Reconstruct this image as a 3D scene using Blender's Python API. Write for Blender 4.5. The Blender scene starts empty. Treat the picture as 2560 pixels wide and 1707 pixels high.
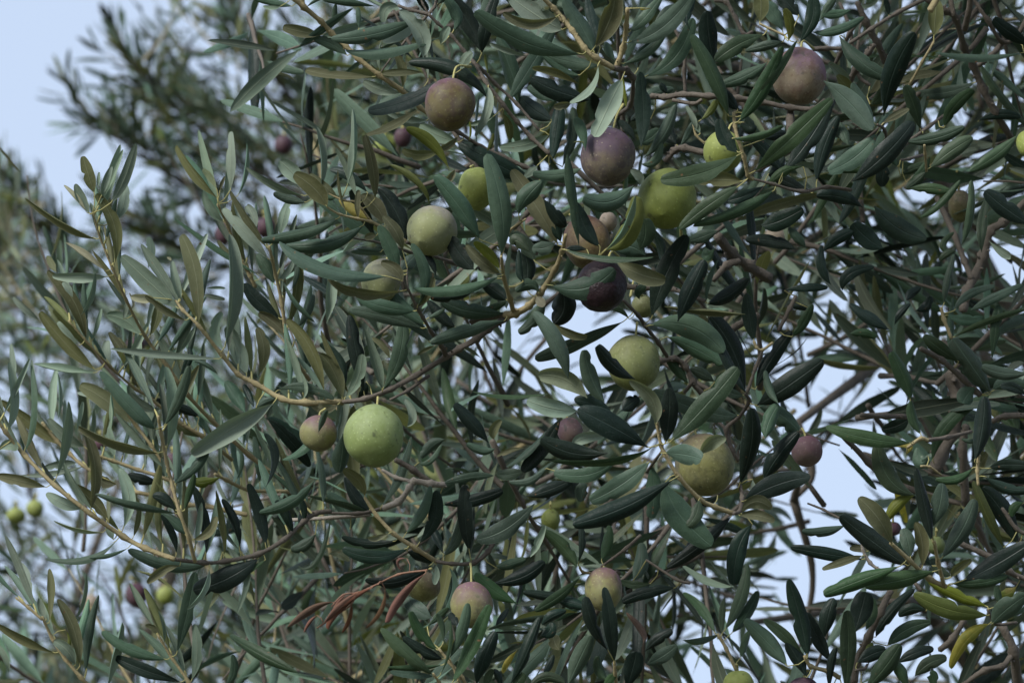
import bpy, math, random
from mathutils import Vector, Matrix, Quaternion, noise
PI = math.pi
SC = bpy.context.scene
COL = SC.collection

# ------------------------------------------------------------------ camera
cam_d = bpy.data.cameras.new("camera"); cam = bpy.data.objects.new("camera", cam_d); COL.objects.link(cam)
cam.location = (0, 0, 1.7)
cam.rotation_euler = (math.radians(90 + 20), 0, 0)
cam_d.sensor_width = 36; cam_d.lens = 120
cam_d.clip_start = 0.05; cam_d.clip_end = 2000
cam_d.dof.use_dof = True; cam_d.dof.focus_distance = 1.5; cam_d.dof.aperture_fstop = 21
SC.camera = cam
FOC = 1.5
CM = Matrix.Translation(cam.location) @ cam.rotation_euler.to_matrix().to_4x4()

# ------------------------------------------------------------------ sky, sun, exposure
W = bpy.data.worlds.new("World"); SC.world = W; W.use_nodes = True
nt = W.node_tree; bg = nt.nodes["Background"]
sky = nt.nodes.new("ShaderNodeTexSky"); sky.sky_type = 'NISHITA'; sky.sun_disc = False
SUN_EL, SUN_AZ = math.radians(33), math.radians(-140)     # veiled sun, behind and to the left
sky.sun_elevation = SUN_EL; sky.sun_rotation = SUN_AZ
sky.air_density = 1.0; sky.dust_density = 2.0; sky.ozone_density = 1.5
veil = nt.nodes.new("ShaderNodeMix"); veil.data_type = 'RGBA'; veil.inputs[0].default_value = 0.75
veil.inputs[7].default_value = (5.65, 6.75, 8.6, 1)          # thin even cloud over the blue
nt.links.new(sky.outputs[0], veil.inputs[6]); nt.links.new(veil.outputs[2], bg.inputs[0])
bg.inputs[1].default_value = 0.101
sd = bpy.data.lights.new("sun", 'SUN'); sun = bpy.data.objects.new("sun", sd); COL.objects.link(sun)
sd.energy = 3.7; sd.angle = math.radians(18); sd.color = (1.0, 0.985, 0.94)
az, el = SUN_AZ, SUN_EL
sdir = Vector((math.sin(az) * math.cos(el), math.cos(az) * math.cos(el), math.sin(el)))
sun.rotation_euler = sdir.to_track_quat('Z', 'Y').to_euler()
sun.location = (-4, -3, 6)
SC.view_settings.view_transform = 'Standard'; SC.view_settings.look = 'None'
SC.view_settings.exposure = 0.36; SC.view_settings.gamma = 1.0
SC.render.engine = 'CYCLES'
SC.cycles.use_denoising = True
SC.cycles.max_bounces = 6; SC.cycles.transparent_max_bounces = 4

# ------------------------------------------------------------------ points
TK = 853.0 / 2351.0
TILE = dict(A=(0, 369), B=(0, 938), C=(640, 0), D=(640, 500), E=(640, 1000), F=(1250, 0), G=(1250, 450), H=(1250, 900),
            I=(1707, 0), J=(1707, 900), K=(1707, 1138), L=(854, 1138), M=(0, 1138), N=(1707, 450))
def src(tile, x, y):
    ox, oy = TILE[tile]
    return ox + x * TK, oy + y * TK
def at(px, py, d):
    """A point at distance d in front of the camera plane, seen at px, py."""
    return CM @ Vector(((px - 1280) / 2560 * 0.3 * d, -(py - 853.5) / 2560 * 0.3 * d, -d))
CMI = CM.inverted()
def proj(p):
    q = CMI @ p
    d = -q.z
    return 1280 + q.x / d / 0.3 * 2560, 853.5 - q.y / d / 0.3 * 2560, d
def px_size(n, d): return n * TK / 2560 * 0.3 * d
VIEW = (CM.to_3x3() @ Vector((0, 0, 1))).normalized()      # from the scene towards the camera
UP = (CM.to_3x3() @ Vector((0, 1, 0))).normalized()
RT = (CM.to_3x3() @ Vector((1, 0, 0))).normalized()

# ------------------------------------------------------------------ materials
class NG:
    def __init__(s, name):
        s.m = bpy.data.materials.new(name); s.m.use_nodes = True
        s.t = s.m.node_tree; s.p = s.t.nodes["Principled BSDF"]; s.out = s.t.nodes["Material Output"]
    def n(s, typ, **kw):
        x = s.t.nodes.new(typ)
        for k, v in kw.items(): setattr(x, k, v)
        return x
    def l(s, a, b): s.t.links.new(a, b)
    def math(s, op, a, b=0.0, clamp=False):
        x = s.n("ShaderNodeMath", operation=op, use_clamp=clamp)
        for i, v in enumerate((a, b)):
            if isinstance(v, (int, float)): x.inputs[i].default_value = v
            else: s.l(v, x.inputs[i])
        return x.outputs[0]
    def mix(s, f, a, b, blend='MIX'):
        x = s.n("ShaderNodeMix", data_type='RGBA', blend_type=blend)
        for i, v in ((0, f), (6, a), (7, b)):
            if isinstance(v, (int, float)): x.inputs[i].default_value = v
            elif isinstance(v, tuple): x.inputs[i].default_value = v if len(v) == 4 else (*v, 1)
            else: s.l(v, x.inputs[i])
        return x.outputs[2]
    def ramp(s, f, stops):
        x = s.n("ShaderNodeValToRGB"); e = x.color_ramp.elements
        while len(e) < len(stops): e.new(0.5)
        for i, (p, c) in enumerate(stops): e[i].position = p; e[i].color = (*c, 1) if len(c) == 3 else c
        s.l(f, x.inputs[0]); return x.outputs[0]
    def noise(s, vec, scale, detail=3, rough=0.5, dist=0.0):
        x = s.n("ShaderNodeTexNoise"); x.inputs["Scale"].default_value = scale
        x.inputs["Detail"].default_value = detail; x.inputs["Roughness"].default_value = rough
        x.inputs["Distortion"].default_value = dist
        if vec is not None: s.l(vec, x.inputs["Vector"])
        return x.outputs[0]
    def bump(s, h, strength, dist=0.001):
        b = s.n("ShaderNodeBump"); b.inputs["Strength"].default_value = strength; b.inputs["Distance"].default_value = dist
        s.l(h, b.inputs["Height"]); s.l(b.outputs[0], s.p.inputs["Normal"]); return b

def leaf_mat(name, top, under, rough=0.42, trans=0.14, blot=None, vary=0.7, spec=0.16):
    g = NG(name)
    uv = g.n("ShaderNodeUVMap"); sep = g.n("ShaderNodeSeparateXYZ"); g.l(uv.outputs[0], sep.inputs[0])
    geo = g.n("ShaderNodeNewGeometry"); oi = g.n("ShaderNodeObjectInfo"); tc = g.n("ShaderNodeTexCoord")
    rnd = g.math('FRACT', g.math('ADD', geo.outputs["Random Per Island"], oi.outputs["Random"]))
    dx = g.math('ABSOLUTE', g.math('SUBTRACT', sep.outputs[0], 0.5))
    rib = g.math('SUBTRACT', 1.0, g.math('MULTIPLY', dx, 26.0), clamp=True)
    rim = g.math('MULTIPLY', g.math('SUBTRACT', dx, 0.465), 28.0, clamp=True)
    # side veins: fine slanting lines
    vv = g.math('SINE', g.math('ADD', g.math('MULTIPLY', sep.outputs[1], 95.0), g.math('MULTIPLY', dx, -60.0)))
    n1 = g.noise(tc.outputs["Object"], 260, 4, 0.6)
    n2 = g.noise(tc.outputs["Object"], 1900, 2, 0.6)
    top_c = g.mix(g.math('MULTIPLY', n1, 0.75), top, tuple(min(1, c * 1.9 + 0.006) for c in top))
    und_c = g.mix(g.math('MULTIPLY', n1, 0.6), under, tuple(c * 0.72 for c in under))
    c = g.mix(geo.outputs["Backfacing"], top_c, und_c)
    hs = g.n("ShaderNodeHueSaturation")
    hs.inputs["Hue"].default_value = 0.5
    g.l(g.math('ADD', 0.475, g.math('MULTIPLY', rnd, 0.045)), hs.inputs["Hue"])
    g.l(g.math('ADD', 1.0 - vary / 2, g.math('MULTIPLY', g.math('FRACT', g.math('MULTIPLY', rnd, 7.31)), vary)), hs.inputs["Value"])
    g.l(g.math('ADD', 0.75, g.math('MULTIPLY', g.math('FRACT', g.math('MULTIPLY', rnd, 3.77)), 0.4)), hs.inputs["Saturation"])
    g.l(c, hs.inputs["Color"]); c = hs.outputs[0]
    ribc = tuple(0.55 * a + 0.45 * b + 0.05 for a, b in zip(under, (0.26, 0.28, 0.16)))
    line_c = g.mix(geo.outputs["Backfacing"], tuple(x * 2.2 + 0.022 for x in top), ribc)
    c = g.mix(g.math('MULTIPLY', rib, 0.6), c, line_c)
    c = g.mix(g.math('MULTIPLY', rim, 0.85), c, line_c)
    c = g.mix(g.math('MULTIPLY', g.math('ADD', vv, 1.0), 0.03), c, line_c)
    spk = g.math('MULTIPLY', g.math('SUBTRACT', n2, 0.58), 5.0, clamp=True)
    c = g.mix(g.math('MULTIPLY', spk, 0.5), c, tuple(x * 2.2 + 0.05 for x in top))
    if blot:
        bn = g.noise(tc.outputs["Object"], 90, 3, 0.6, 0.4)
        c = g.mix(g.math('MULTIPLY', g.math('SUBTRACT', bn, 0.5), 7.0, clamp=True), c, blot)
    # tiny brown scars on a few leaves
    sc = g.noise(tc.outputs["Object"], 340, 1, 0.5)
    c = g.mix(g.math('MULTIPLY', g.math('SUBTRACT', sc, 0.75), 12.0, clamp=True), c, (0.16, 0.09, 0.05))
    g.l(c, g.p.inputs["Base Color"])
    rr = g.math('ADD', rough, g.math('MULTIPLY', geo.outputs["Backfacing"], 0.25))
    g.l(g.math('ADD', rr, g.math('MULTIPLY', n1, 0.12)), g.p.inputs["Roughness"])
    g.p.inputs["Specular IOR Level"].default_value = spec
    h = g.math('ADD', g.math('MULTIPLY', n2, 0.35), g.math('ADD', g.math('MULTIPLY', vv, 0.015), g.math('MULTIPLY', rib, -0.8)))
    g.bump(g.math('ADD', h, g.math('MULTIPLY', n1, 1.0)), 0.45, 0.0007)
    tr = g.n("ShaderNodeBsdfTranslucent"); mx = g.n("ShaderNodeMixShader"); mx.inputs[0].default_value = trans
    tl = g.mix(0.5, c, tuple(min(1, a * 2) for a in (top[0] * 1.3, top[1] * 1.3, top[2] * 0.7)))
    g.l(tl, tr.inputs[0]); g.l(g.p.outputs[0], mx.inputs[1]); g.l(tr.outputs[0], mx.inputs[2]); g.l(mx.outputs[0], g.out.inputs[0])
    return g.m

LM = dict(
    g=leaf_mat("leaf_silver", (0.072, 0.118, 0.084), (0.175, 0.23, 0.172), 0.5, 0.12),
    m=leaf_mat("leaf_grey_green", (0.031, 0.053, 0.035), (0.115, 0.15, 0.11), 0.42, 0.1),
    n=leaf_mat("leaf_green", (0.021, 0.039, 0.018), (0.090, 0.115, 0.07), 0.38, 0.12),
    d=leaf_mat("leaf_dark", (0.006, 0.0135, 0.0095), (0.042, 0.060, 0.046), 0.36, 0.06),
    o=leaf_mat("leaf_olive", (0.080, 0.088, 0.036), (0.105, 0.108, 0.055), 0.5, 0.25),
    p=leaf_mat("leaf_cream", (0.27, 0.26, 0.18), (0.28, 0.27, 0.19), 0.6, 0.2),
    q=leaf_mat("leaf_pale_green", (0.17, 0.20, 0.12), (0.18, 0.21, 0.13), 0.5, 0.2),
    v=leaf_mat("leaf_yellow_green", (0.058, 0.070, 0.014), (0.085, 0.10, 0.025), 0.42, 0.22),
    y=leaf_mat("leaf_yellow", (0.19, 0.165, 0.03), (0.21, 0.18, 0.04), 0.45, 0.25, blot=(0.10, 0.13, 0.03)),
    r=leaf_mat("leaf_rust", (0.078, 0.040, 0.024), (0.088, 0.050, 0.030), 0.85, 0.05),
)
def bark_mat(name, a, b, spots, sc=1.0):
    g = NG(name); tc = g.n("ShaderNodeTexCoord")
    n1 = g.noise(tc.outputs["Object"], 180 * sc, 5, 0.65, 0.3)
    n2 = g.noise(tc.outputs["Object"], 900 * sc, 3, 0.6)
    n3 = g.noise(tc.outputs["Object"], 55 * sc, 2, 0.5)
    c = g.mix(n1, a, b)
    c = g.mix(g.math('MULTIPLY', g.math('SUBTRACT', n2, 0.6), 6.0, clamp=True), c, spots)
    c = g.mix(g.math('MULTIPLY', g.math('SUBTRACT', n3, 0.5), 2.5, clamp=True), c, tuple(x * 0.6 for x in a))
    g.l(c, g.p.inputs["Base Color"]); g.p.inputs["Roughness"].default_value = 0.8
    g.p.inputs["Specular IOR Level"].default_value = 0.25
    g.bump(g.math('ADD', n1, g.math('MULTIPLY', n2, 0.5)), 0.7, 0.001)
    return g.m
SM = dict(t=bark_mat("young_bark", (0.24, 0.195, 0.10), (0.33, 0.28, 0.16), (0.11, 0.075, 0.042)),
          b=bark_mat("brown_bark", (0.075, 0.062, 0.050), (0.15, 0.128, 0.105), (0.03, 0.024, 0.019)),
          w=bark_mat("pale_bark", (0.20, 0.175, 0.145), (0.30, 0.27, 0.23), (0.10, 0.08, 0.065)),
          r=bark_mat("dead_bark", (0.17, 0.09, 0.06), (0.24, 0.14, 0.095), (0.10, 0.05, 0.035)),
          s=bark_mat("stalk_skin", (0.30, 0.28, 0.11), (0.38, 0.35, 0.15), (0.18, 0.13, 0.07)))

# ------------------------------------------------------------------ objects
def tag(o, label=None, cat=None, group=None, kind=None):
    if label: o["label"] = label
    if cat: o["category"] = cat
    if group: o["group"] = group
    if kind: o["kind"] = kind
    return o
def wpos(o):
    p = Vector(o.location)
    while o.parent: o = o.parent; p = p + Vector(o.location)
    return p
def empty(name, loc):
    o = bpy.data.objects.new(name, None); COL.objects.link(o); o.location = loc; o.empty_display_size = 0.01; return o
class MB:
    def __init__(s): s.v = []; s.f = []; s.uv = []; s.mi = []; s.mats = []
    def slot(s, m):
        if m not in s.mats: s.mats.append(m)
        return s.mats.index(m)
    def face(s, idx, uvs, mi): s.f.append(idx); s.uv.extend(uvs); s.mi.append(mi)
    def build(s, name, parent=None, origin=None):
        o0 = Vector(origin) if origin is not None else Vector(s.v[0])
        me = bpy.data.meshes.new(name)
        me.from_pydata([tuple(Vector(p) - o0) for p in s.v], [], s.f)
        for m in s.mats: me.materials.append(m)
        ul = me.uv_layers.new(name="UVMap")
        ul.data.foreach_set("uv", [c for uv in s.uv for c in uv])
        me.polygons.foreach_set("material_index", s.mi)
        me.polygons.foreach_set("use_smooth", [True] * len(s.f))
        me.update()
        o = bpy.data.objects.new(name, me); COL.objects.link(o)
        if parent is not None:
            o.parent = parent; o.location = o0 - wpos(parent)
        else: o.location = o0
        return o

def catmull(pts, per=5):
    if len(pts) < 3: 
        return [pts[0].lerp(pts[-1], i / 4) for i in range(5)]
    P = [pts[0] * 2 - pts[1]] + pts + [pts[-1] * 2 - pts[-2]]
    out = []
    for i in range(1, len(P) - 2):
        a, b, c, d = P[i - 1], P[i], P[i + 1], P[i + 2]
        for k in range(per):
            t = k / per
            out.append(0.5 * ((2 * b) + (c - a) * t + (2 * a - 5 * b + 4 * c - d) * t * t + (3 * b - a - 3 * c + d) * t ** 3))
    out.append(pts[-1].copy()); return out

def tube(mb, pts, rad, mat, sides=8, rough=0.0, seed=0, nodes=False, cap=True):
    mi = mb.slot(mat); n0 = len(mb.v); n = len(pts)
    T = []
    for i in range(n):
        t = pts[min(i + 1, n - 1)] - pts[max(i - 1, 0)]
        T.append(t.normalized() if t.length > 1e-9 else Vector((0, 0, 1)))
    N = T[0].orthogonal().normalized()
    for i in range(n):
        N = (N - T[i] * N.dot(T[i])).normalized(); B = T[i].cross(N)
        r = rad[i]
        if nodes and (i % 5 == 0) and 0 < i < n - 1: r *= 1.45
        for k in range(sides):
            a = 2 * PI * k / sides
            rr = r
            if rough: rr = r * (1 + rough * noise.noise((pts[i] * 220) + Vector((k * 1.7, seed, 0))))
            mb.v.append(pts[i] + (N * math.cos(a) + B * math.sin(a)) * rr)
    for i in range(n - 1):
        for k in range(sides):
            a = n0 + i * sides + k; b = n0 + i * sides + (k + 1) % sides
            mb.face((a, b, b + sides, a + sides), ((k / sides, i / n), ((k + 1) / sides, i / n), ((k + 1) / sides, (i + 1) / n), (k / sides, (i + 1) / n)), mi)
    if cap:
        for i, o in ((0, 0), (n - 1, (n - 1) * sides)):
            c = len(mb.v); mb.v.append(pts[i] + T[i] * (rad[i] * (0.6 if i else -0.6)))
            for k in range(sides):
                q = (n0 + o + k, n0 + o + (k + 1) % sides)
                mb.face((q[0], q[1], c) if i else (q[1], q[0], c), ((0, 0), (1, 0), (0.5, 1)), mi)

def leaf(mb, b, m, t, width, mat, topn, roll=0.0, nseg=12, nk=6, curl=0.22, fold=0.1, twist=0.0, shape=0.9, seed=0, wob=0.03, blunt=0.5, nick=0.0):
    """A blade along the curve b-m-t (m lies on it); topn is roughly where its upper side faces."""
    mi = mb.slot(mat); n0 = len(mb.v)
    c = (m - (b + t) * 0.25) * 2.0
    rs = random.Random(seed); ph = rs.uniform(0, 9)
    nk_u, nk_s, nk_w = rs.uniform(0.3, 0.85), rs.choice((-1, 1)), rs.uniform(0.03, 0.07)
    for i in range(nseg + 1):
        u = i / nseg
        u = u * 0.5 + 0.25 - 0.25 * math.cos(PI * u) if nseg < 9 else 0.3 * u + 0.35 - 0.35 * math.cos(PI * u)
        p = b * (1 - u) ** 2 + c * 2 * u * (1 - u) + t * u * u
        T = ((c - b) * (1 - u) + (t - c) * u).normalized()
        S = T.cross(topn)
        if S.length < 1e-4: S = T.orthogonal()
        S.normalize(); N = S.cross(T).normalized()
        a = roll + twist * (u - 0.5)
        S2 = S * math.cos(a) + N * math.sin(a); N2 = N * math.cos(a) - S * math.sin(a)
        w = max(0.0, math.sin(PI * min(1, u) ** shape)) ** (0.95 + (blunt - 0.95) * u ** 0.8)
        w = max(w, 0.07 if u < 0.5 else 0.012)
        hw = width * 0.5 * w
        wl = 1 + wob * math.sin(u * 17 + ph) ; wr = 1 + wob * math.sin(u * 15 + ph * 2.1 + 1)
        wave = hw * 0.10 * math.sin(u * 9 + ph)
        for k in range(nk + 1):
            s = -1 + 2 * k / nk
            e = abs(s)
            if nick and s * nk_s > 0.3: x_n = 1 - nick * math.exp(-((u - nk_u) / nk_w) ** 2) * e
            else: x_n = 1
            z = hw * (fold * e - curl * e * e * 1.6 - (0.05 if e < 0.01 else 0)) + wave * s * e
            x = hw * s * x_n * (1 - 0.35 * curl * e) * (wl if s < 0 else wr)
            mb.v.append(p + S2 * x + N2 * z)
    for i in range(nseg):
        for k in range(nk):
            a = n0 + i * (nk + 1) + k
            u0, u1 = i / nseg, (i + 1) / nseg; k0, k1 = k / nk, (k + 1) / nk
            mb.face((a, a + 1, a + nk + 2, a + nk + 1), ((k0, u0), (k1, u0), (k1, u1), (k0, u1)), mi)

# ------------------------------------------------------------------ the ground far below the crown
g = NG("dry_ground"); tc = g.n("ShaderNodeTexCoord")
gc = g.mix(g.noise(tc.outputs["Object"], 3, 6, 0.6), (0.08, 0.065, 0.04), (0.045, 0.06, 0.025))
g.l(gc, g.p.inputs["Base Color"]); g.p.inputs["Roughness"].default_value = 0.9
mb = MB(); mi = mb.slot(g.m)
R = 600
for x, y in ((-R, -R), (R, -R), (R, R), (-R, R)): mb.v.append(Vector((x, y, 0)))
mb.face((0, 1, 2, 3), ((0, 0), (1, 0), (1, 1), (0, 1)), mi)
tag(mb.build("ground", origin=(0, 0, 0)), kind="structure")

# ------------------------------------------------------------------ front branches
def parse(tok, cur):
    if tok[0].isalpha(): cur = tok[0]; tok = tok[1:]
    x, y = tok.split(','); return cur, float(x), float(y)
FACE_UNDER = set('gopq')
PART_LABEL = dict(p="papery cream leaf", y="yellow leaf with green blotches", v="yellow-green leaf", r="curled rust-brown dead leaf")
def build_branches(data):
    cur = None; things = []
    for line in data.strip().split('\n'):
        line = line.strip()
        if not line: continue
        if line[0] == '@':
            nm, lab, dep, _ = line[1:].split('|')
            cur = dict(name=nm, label=lab, dep=float(dep), stems=[], leaves=[]); things.append(cur)
        elif line.startswith('S '):
            tk = line.split(); r0, r1, z0, z1 = map(float, tk[1:5]); kind = tk[5]; ti = 'A'; pts = []
            for w in tk[6:]:
                ti, x, y = parse(w, ti); pts.append(src(ti, x, y))
            cur['stems'].append((r0, r1, z0, z1, kind, pts))
        else:
            tk = line.split(); ti = 'A'; pts = []
            for w in tk[:3]:
                ti, x, y = parse(w, ti); pts.append(src(ti, x, y))
            cur['leaves'].append((pts, float(tk[3]), tk[4], float(tk[5]) if len(tk) > 5 else 0.0))
    rnd = random.Random(5)
    for ci, T in enumerate(things):
        D0 = FOC + T['dep'] / 1000
        lines = []
        for r0, r1, z0, z1, kind, pts in T['stems']:
            L = [0]
            for a, b in zip(pts, pts[1:]): L.append(L[-1] + math.hypot(b[0] - a[0], b[1] - a[1]))
            tot = L[-1] or 1
            W3 = []
            for p, l in zip(pts, L):
                z = z0 + (z1 - z0) * l / tot + (3.0 * math.sin(l * 0.02 + ci) if tot > 120 else 0)
                W3.append(at(p[0], p[1], FOC + z / 1000))
            lines.append((r0, r1, kind, catmull(W3, 5), pts))
        root = empty("withered_twig" if T['name'] == 'withered_twig' else "olive_branch", lines[0][3][-1])
        tag(root, T['label'], "twig" if T['name'] == 'withered_twig' else "branch", "branches of the olive tree")
        samp = []
        for si, (r0, r1, kind, P, _) in enumerate(lines):
            n = len(P)
            rad = [px_size((r0 + (r1 - r0) * i / (n - 1)) * (1.38 if kind == 't' else 1.0), FOC) for i in range(n)]
            mb = MB()
            tube(mb, P, rad, SM[kind], 10, 0.25 if kind == 't' else 0.38, si, nodes=True)
            # small buds and scars standing off the stem
            for q in range(2, n - 1, 3 if r1 < 20 else 2):
                if rnd.random() < 0.85:
                    dirv = Vector((rnd.uniform(-1, 1), rnd.uniform(-1, 1), rnd.uniform(-1, 1))).normalized()
                    tube(mb, [P[q], P[q] + dirv * rad[q] * 1.3, P[q] + dirv * rad[q] * 1.75], [rad[q] * 0.45, rad[q] * 0.34, rad[q] * 0.12], SM[kind], 6)
            mb.build("stem" if si == 0 else "side_stem", root, P[-1])
            for i in range(n - 1):
                for f in (0, 0.5): samp.append((P[i].lerp(P[i + 1], f), rad[i]))
            samp.append((P[-1], rad[-1]))
        sp = [(proj(p), p, r) for p, r in samp]
        for li, (pts, w, kind, dz) in enumerate(T['leaves']):
            (bx, by), (mx_, my_), (tx, ty) = pts
            best = min(sp, key=lambda s: (s[0][0] - bx) ** 2 + (s[0][1] - by) ** 2)
            dist = math.hypot(best[0][0] - bx, best[0][1] - by)
            zb = best[0][2] if dist < 70 else D0
            Lp = math.hypot(tx - bx, ty - by); Lm = Lp / 2560 * 0.3 * FOC
            rs = random.Random(ci * 1000 + li)
            tilt = rs.uniform(-0.16, 0.10) * Lm
            zb2 = zb + dz / 1000 * 0.6
            b = at(bx, by, zb2); t = at(tx, ty, zb + dz / 1000 + tilt)
            m = at(mx_, my_, (zb2 + zb + dz / 1000 + tilt) / 2 - rs.uniform(-0.05, 0.12) * Lm)
            wm = px_size(w, FOC)
            wn = max(wm, min(0.20 * Lm, wm * 1.8))
            roll = math.acos(min(1, wm / wn)) * rs.choice((-1, 1)) * 0.92 + rs.uniform(-0.22, 0.22)
            under = kind in FACE_UNDER
            topn = -VIEW if under else VIEW
            mb = MB()
            narrow = wm < 0.14 * Lm
            curl = rs.uniform(0.7, 1.0) if kind == 'r' else rs.uniform(0.3, 0.6) if narrow else rs.uniform(0.15, 0.5)
            nick = rs.uniform(0.2, 0.5) if rs.random() < 0.45 and w > 60 else 0.0
            fold = rs.uniform(0.0, 0.30)
            leaf(mb, b, m, t, wn * 0.97, LM[kind], topn, roll, 24, 6, curl, fold, rs.uniform(-0.5, 0.5), rs.uniform(0.95, 1.25), ci * 777 + li, nick=nick,
                 blunt=rs.uniform(0.5, 0.65) if narrow else rs.uniform(0.27, 0.45),
                 wob=0.02 if w > 40 else 0.0)
            if dist < 62:
                tk_ = (m - b).normalized()
                q = best[1]; mid = q.lerp(b, 0.5) + tk_ * (-(b - q).length * 0.12)
                pr = px_size(3.6 if w > 45 else 2.8, FOC)
                tube(mb, [q, mid, b, b + tk_ * Lm * 0.05], [pr * 1.3, pr, pr * 0.95, pr * 0.5], SM['s' if kind != 'r' else 'r'], 6)
            o = mb.build("leaf", root, b)
            if kind in PART_LABEL: o["label"] = PART_LABEL[kind]
        # short slim leaves between the large ones, pointing up along the shoots of the left half
        n_ex = dict(crown_shoot=26, left_shoot=26, main_branch=12, hanging_arc_branch=26, back_left_twigs=22, bottom_left_shoots=10, paired_shoots=20).get(T['name'], 0)
        left = [s for s in sp if s[0][0] < 900]
        for k in range(n_ex):
            s = left[int((k + 0.5) / n_ex * len(left))]; rs = random.Random(ci * 333 + k)
            L = rs.uniform(0.020, 0.036)
            dv = (UP * rs.uniform(0.5, 1.2) + RT * rs.uniform(-0.75, 0.35) - VIEW * rs.uniform(-0.1, 0.5)).normalized()
            b = s[1] + dv * 0.003 - VIEW * 0.003; t = b + dv * L
            m = (b + t) / 2 + RT * L * rs.uniform(-0.06, 0.06)
            mb = MB(); under = rs.random() < 0.6
            leaf(mb, b, m, t, L * rs.uniform(0.11, 0.17), LM[rs.choice('gggmmo')], -VIEW if under else VIEW, rs.uniform(-0.6, 0.6), 14, 6,
                 rs.uniform(0.3, 0.6), rs.uniform(0, 0.2), rs.uniform(-0.4, 0.4), rs.uniform(0.95, 1.2), ci * 91 + k, blunt=0.55)
            tube(mb, [s[1], (s[1] + b) / 2, b, b + dv * L * 0.06], [0.0006, 0.0005, 0.0005, 0.0003], SM['s'], 6)
            mb.build("leaf", root, b)
    return things
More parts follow.
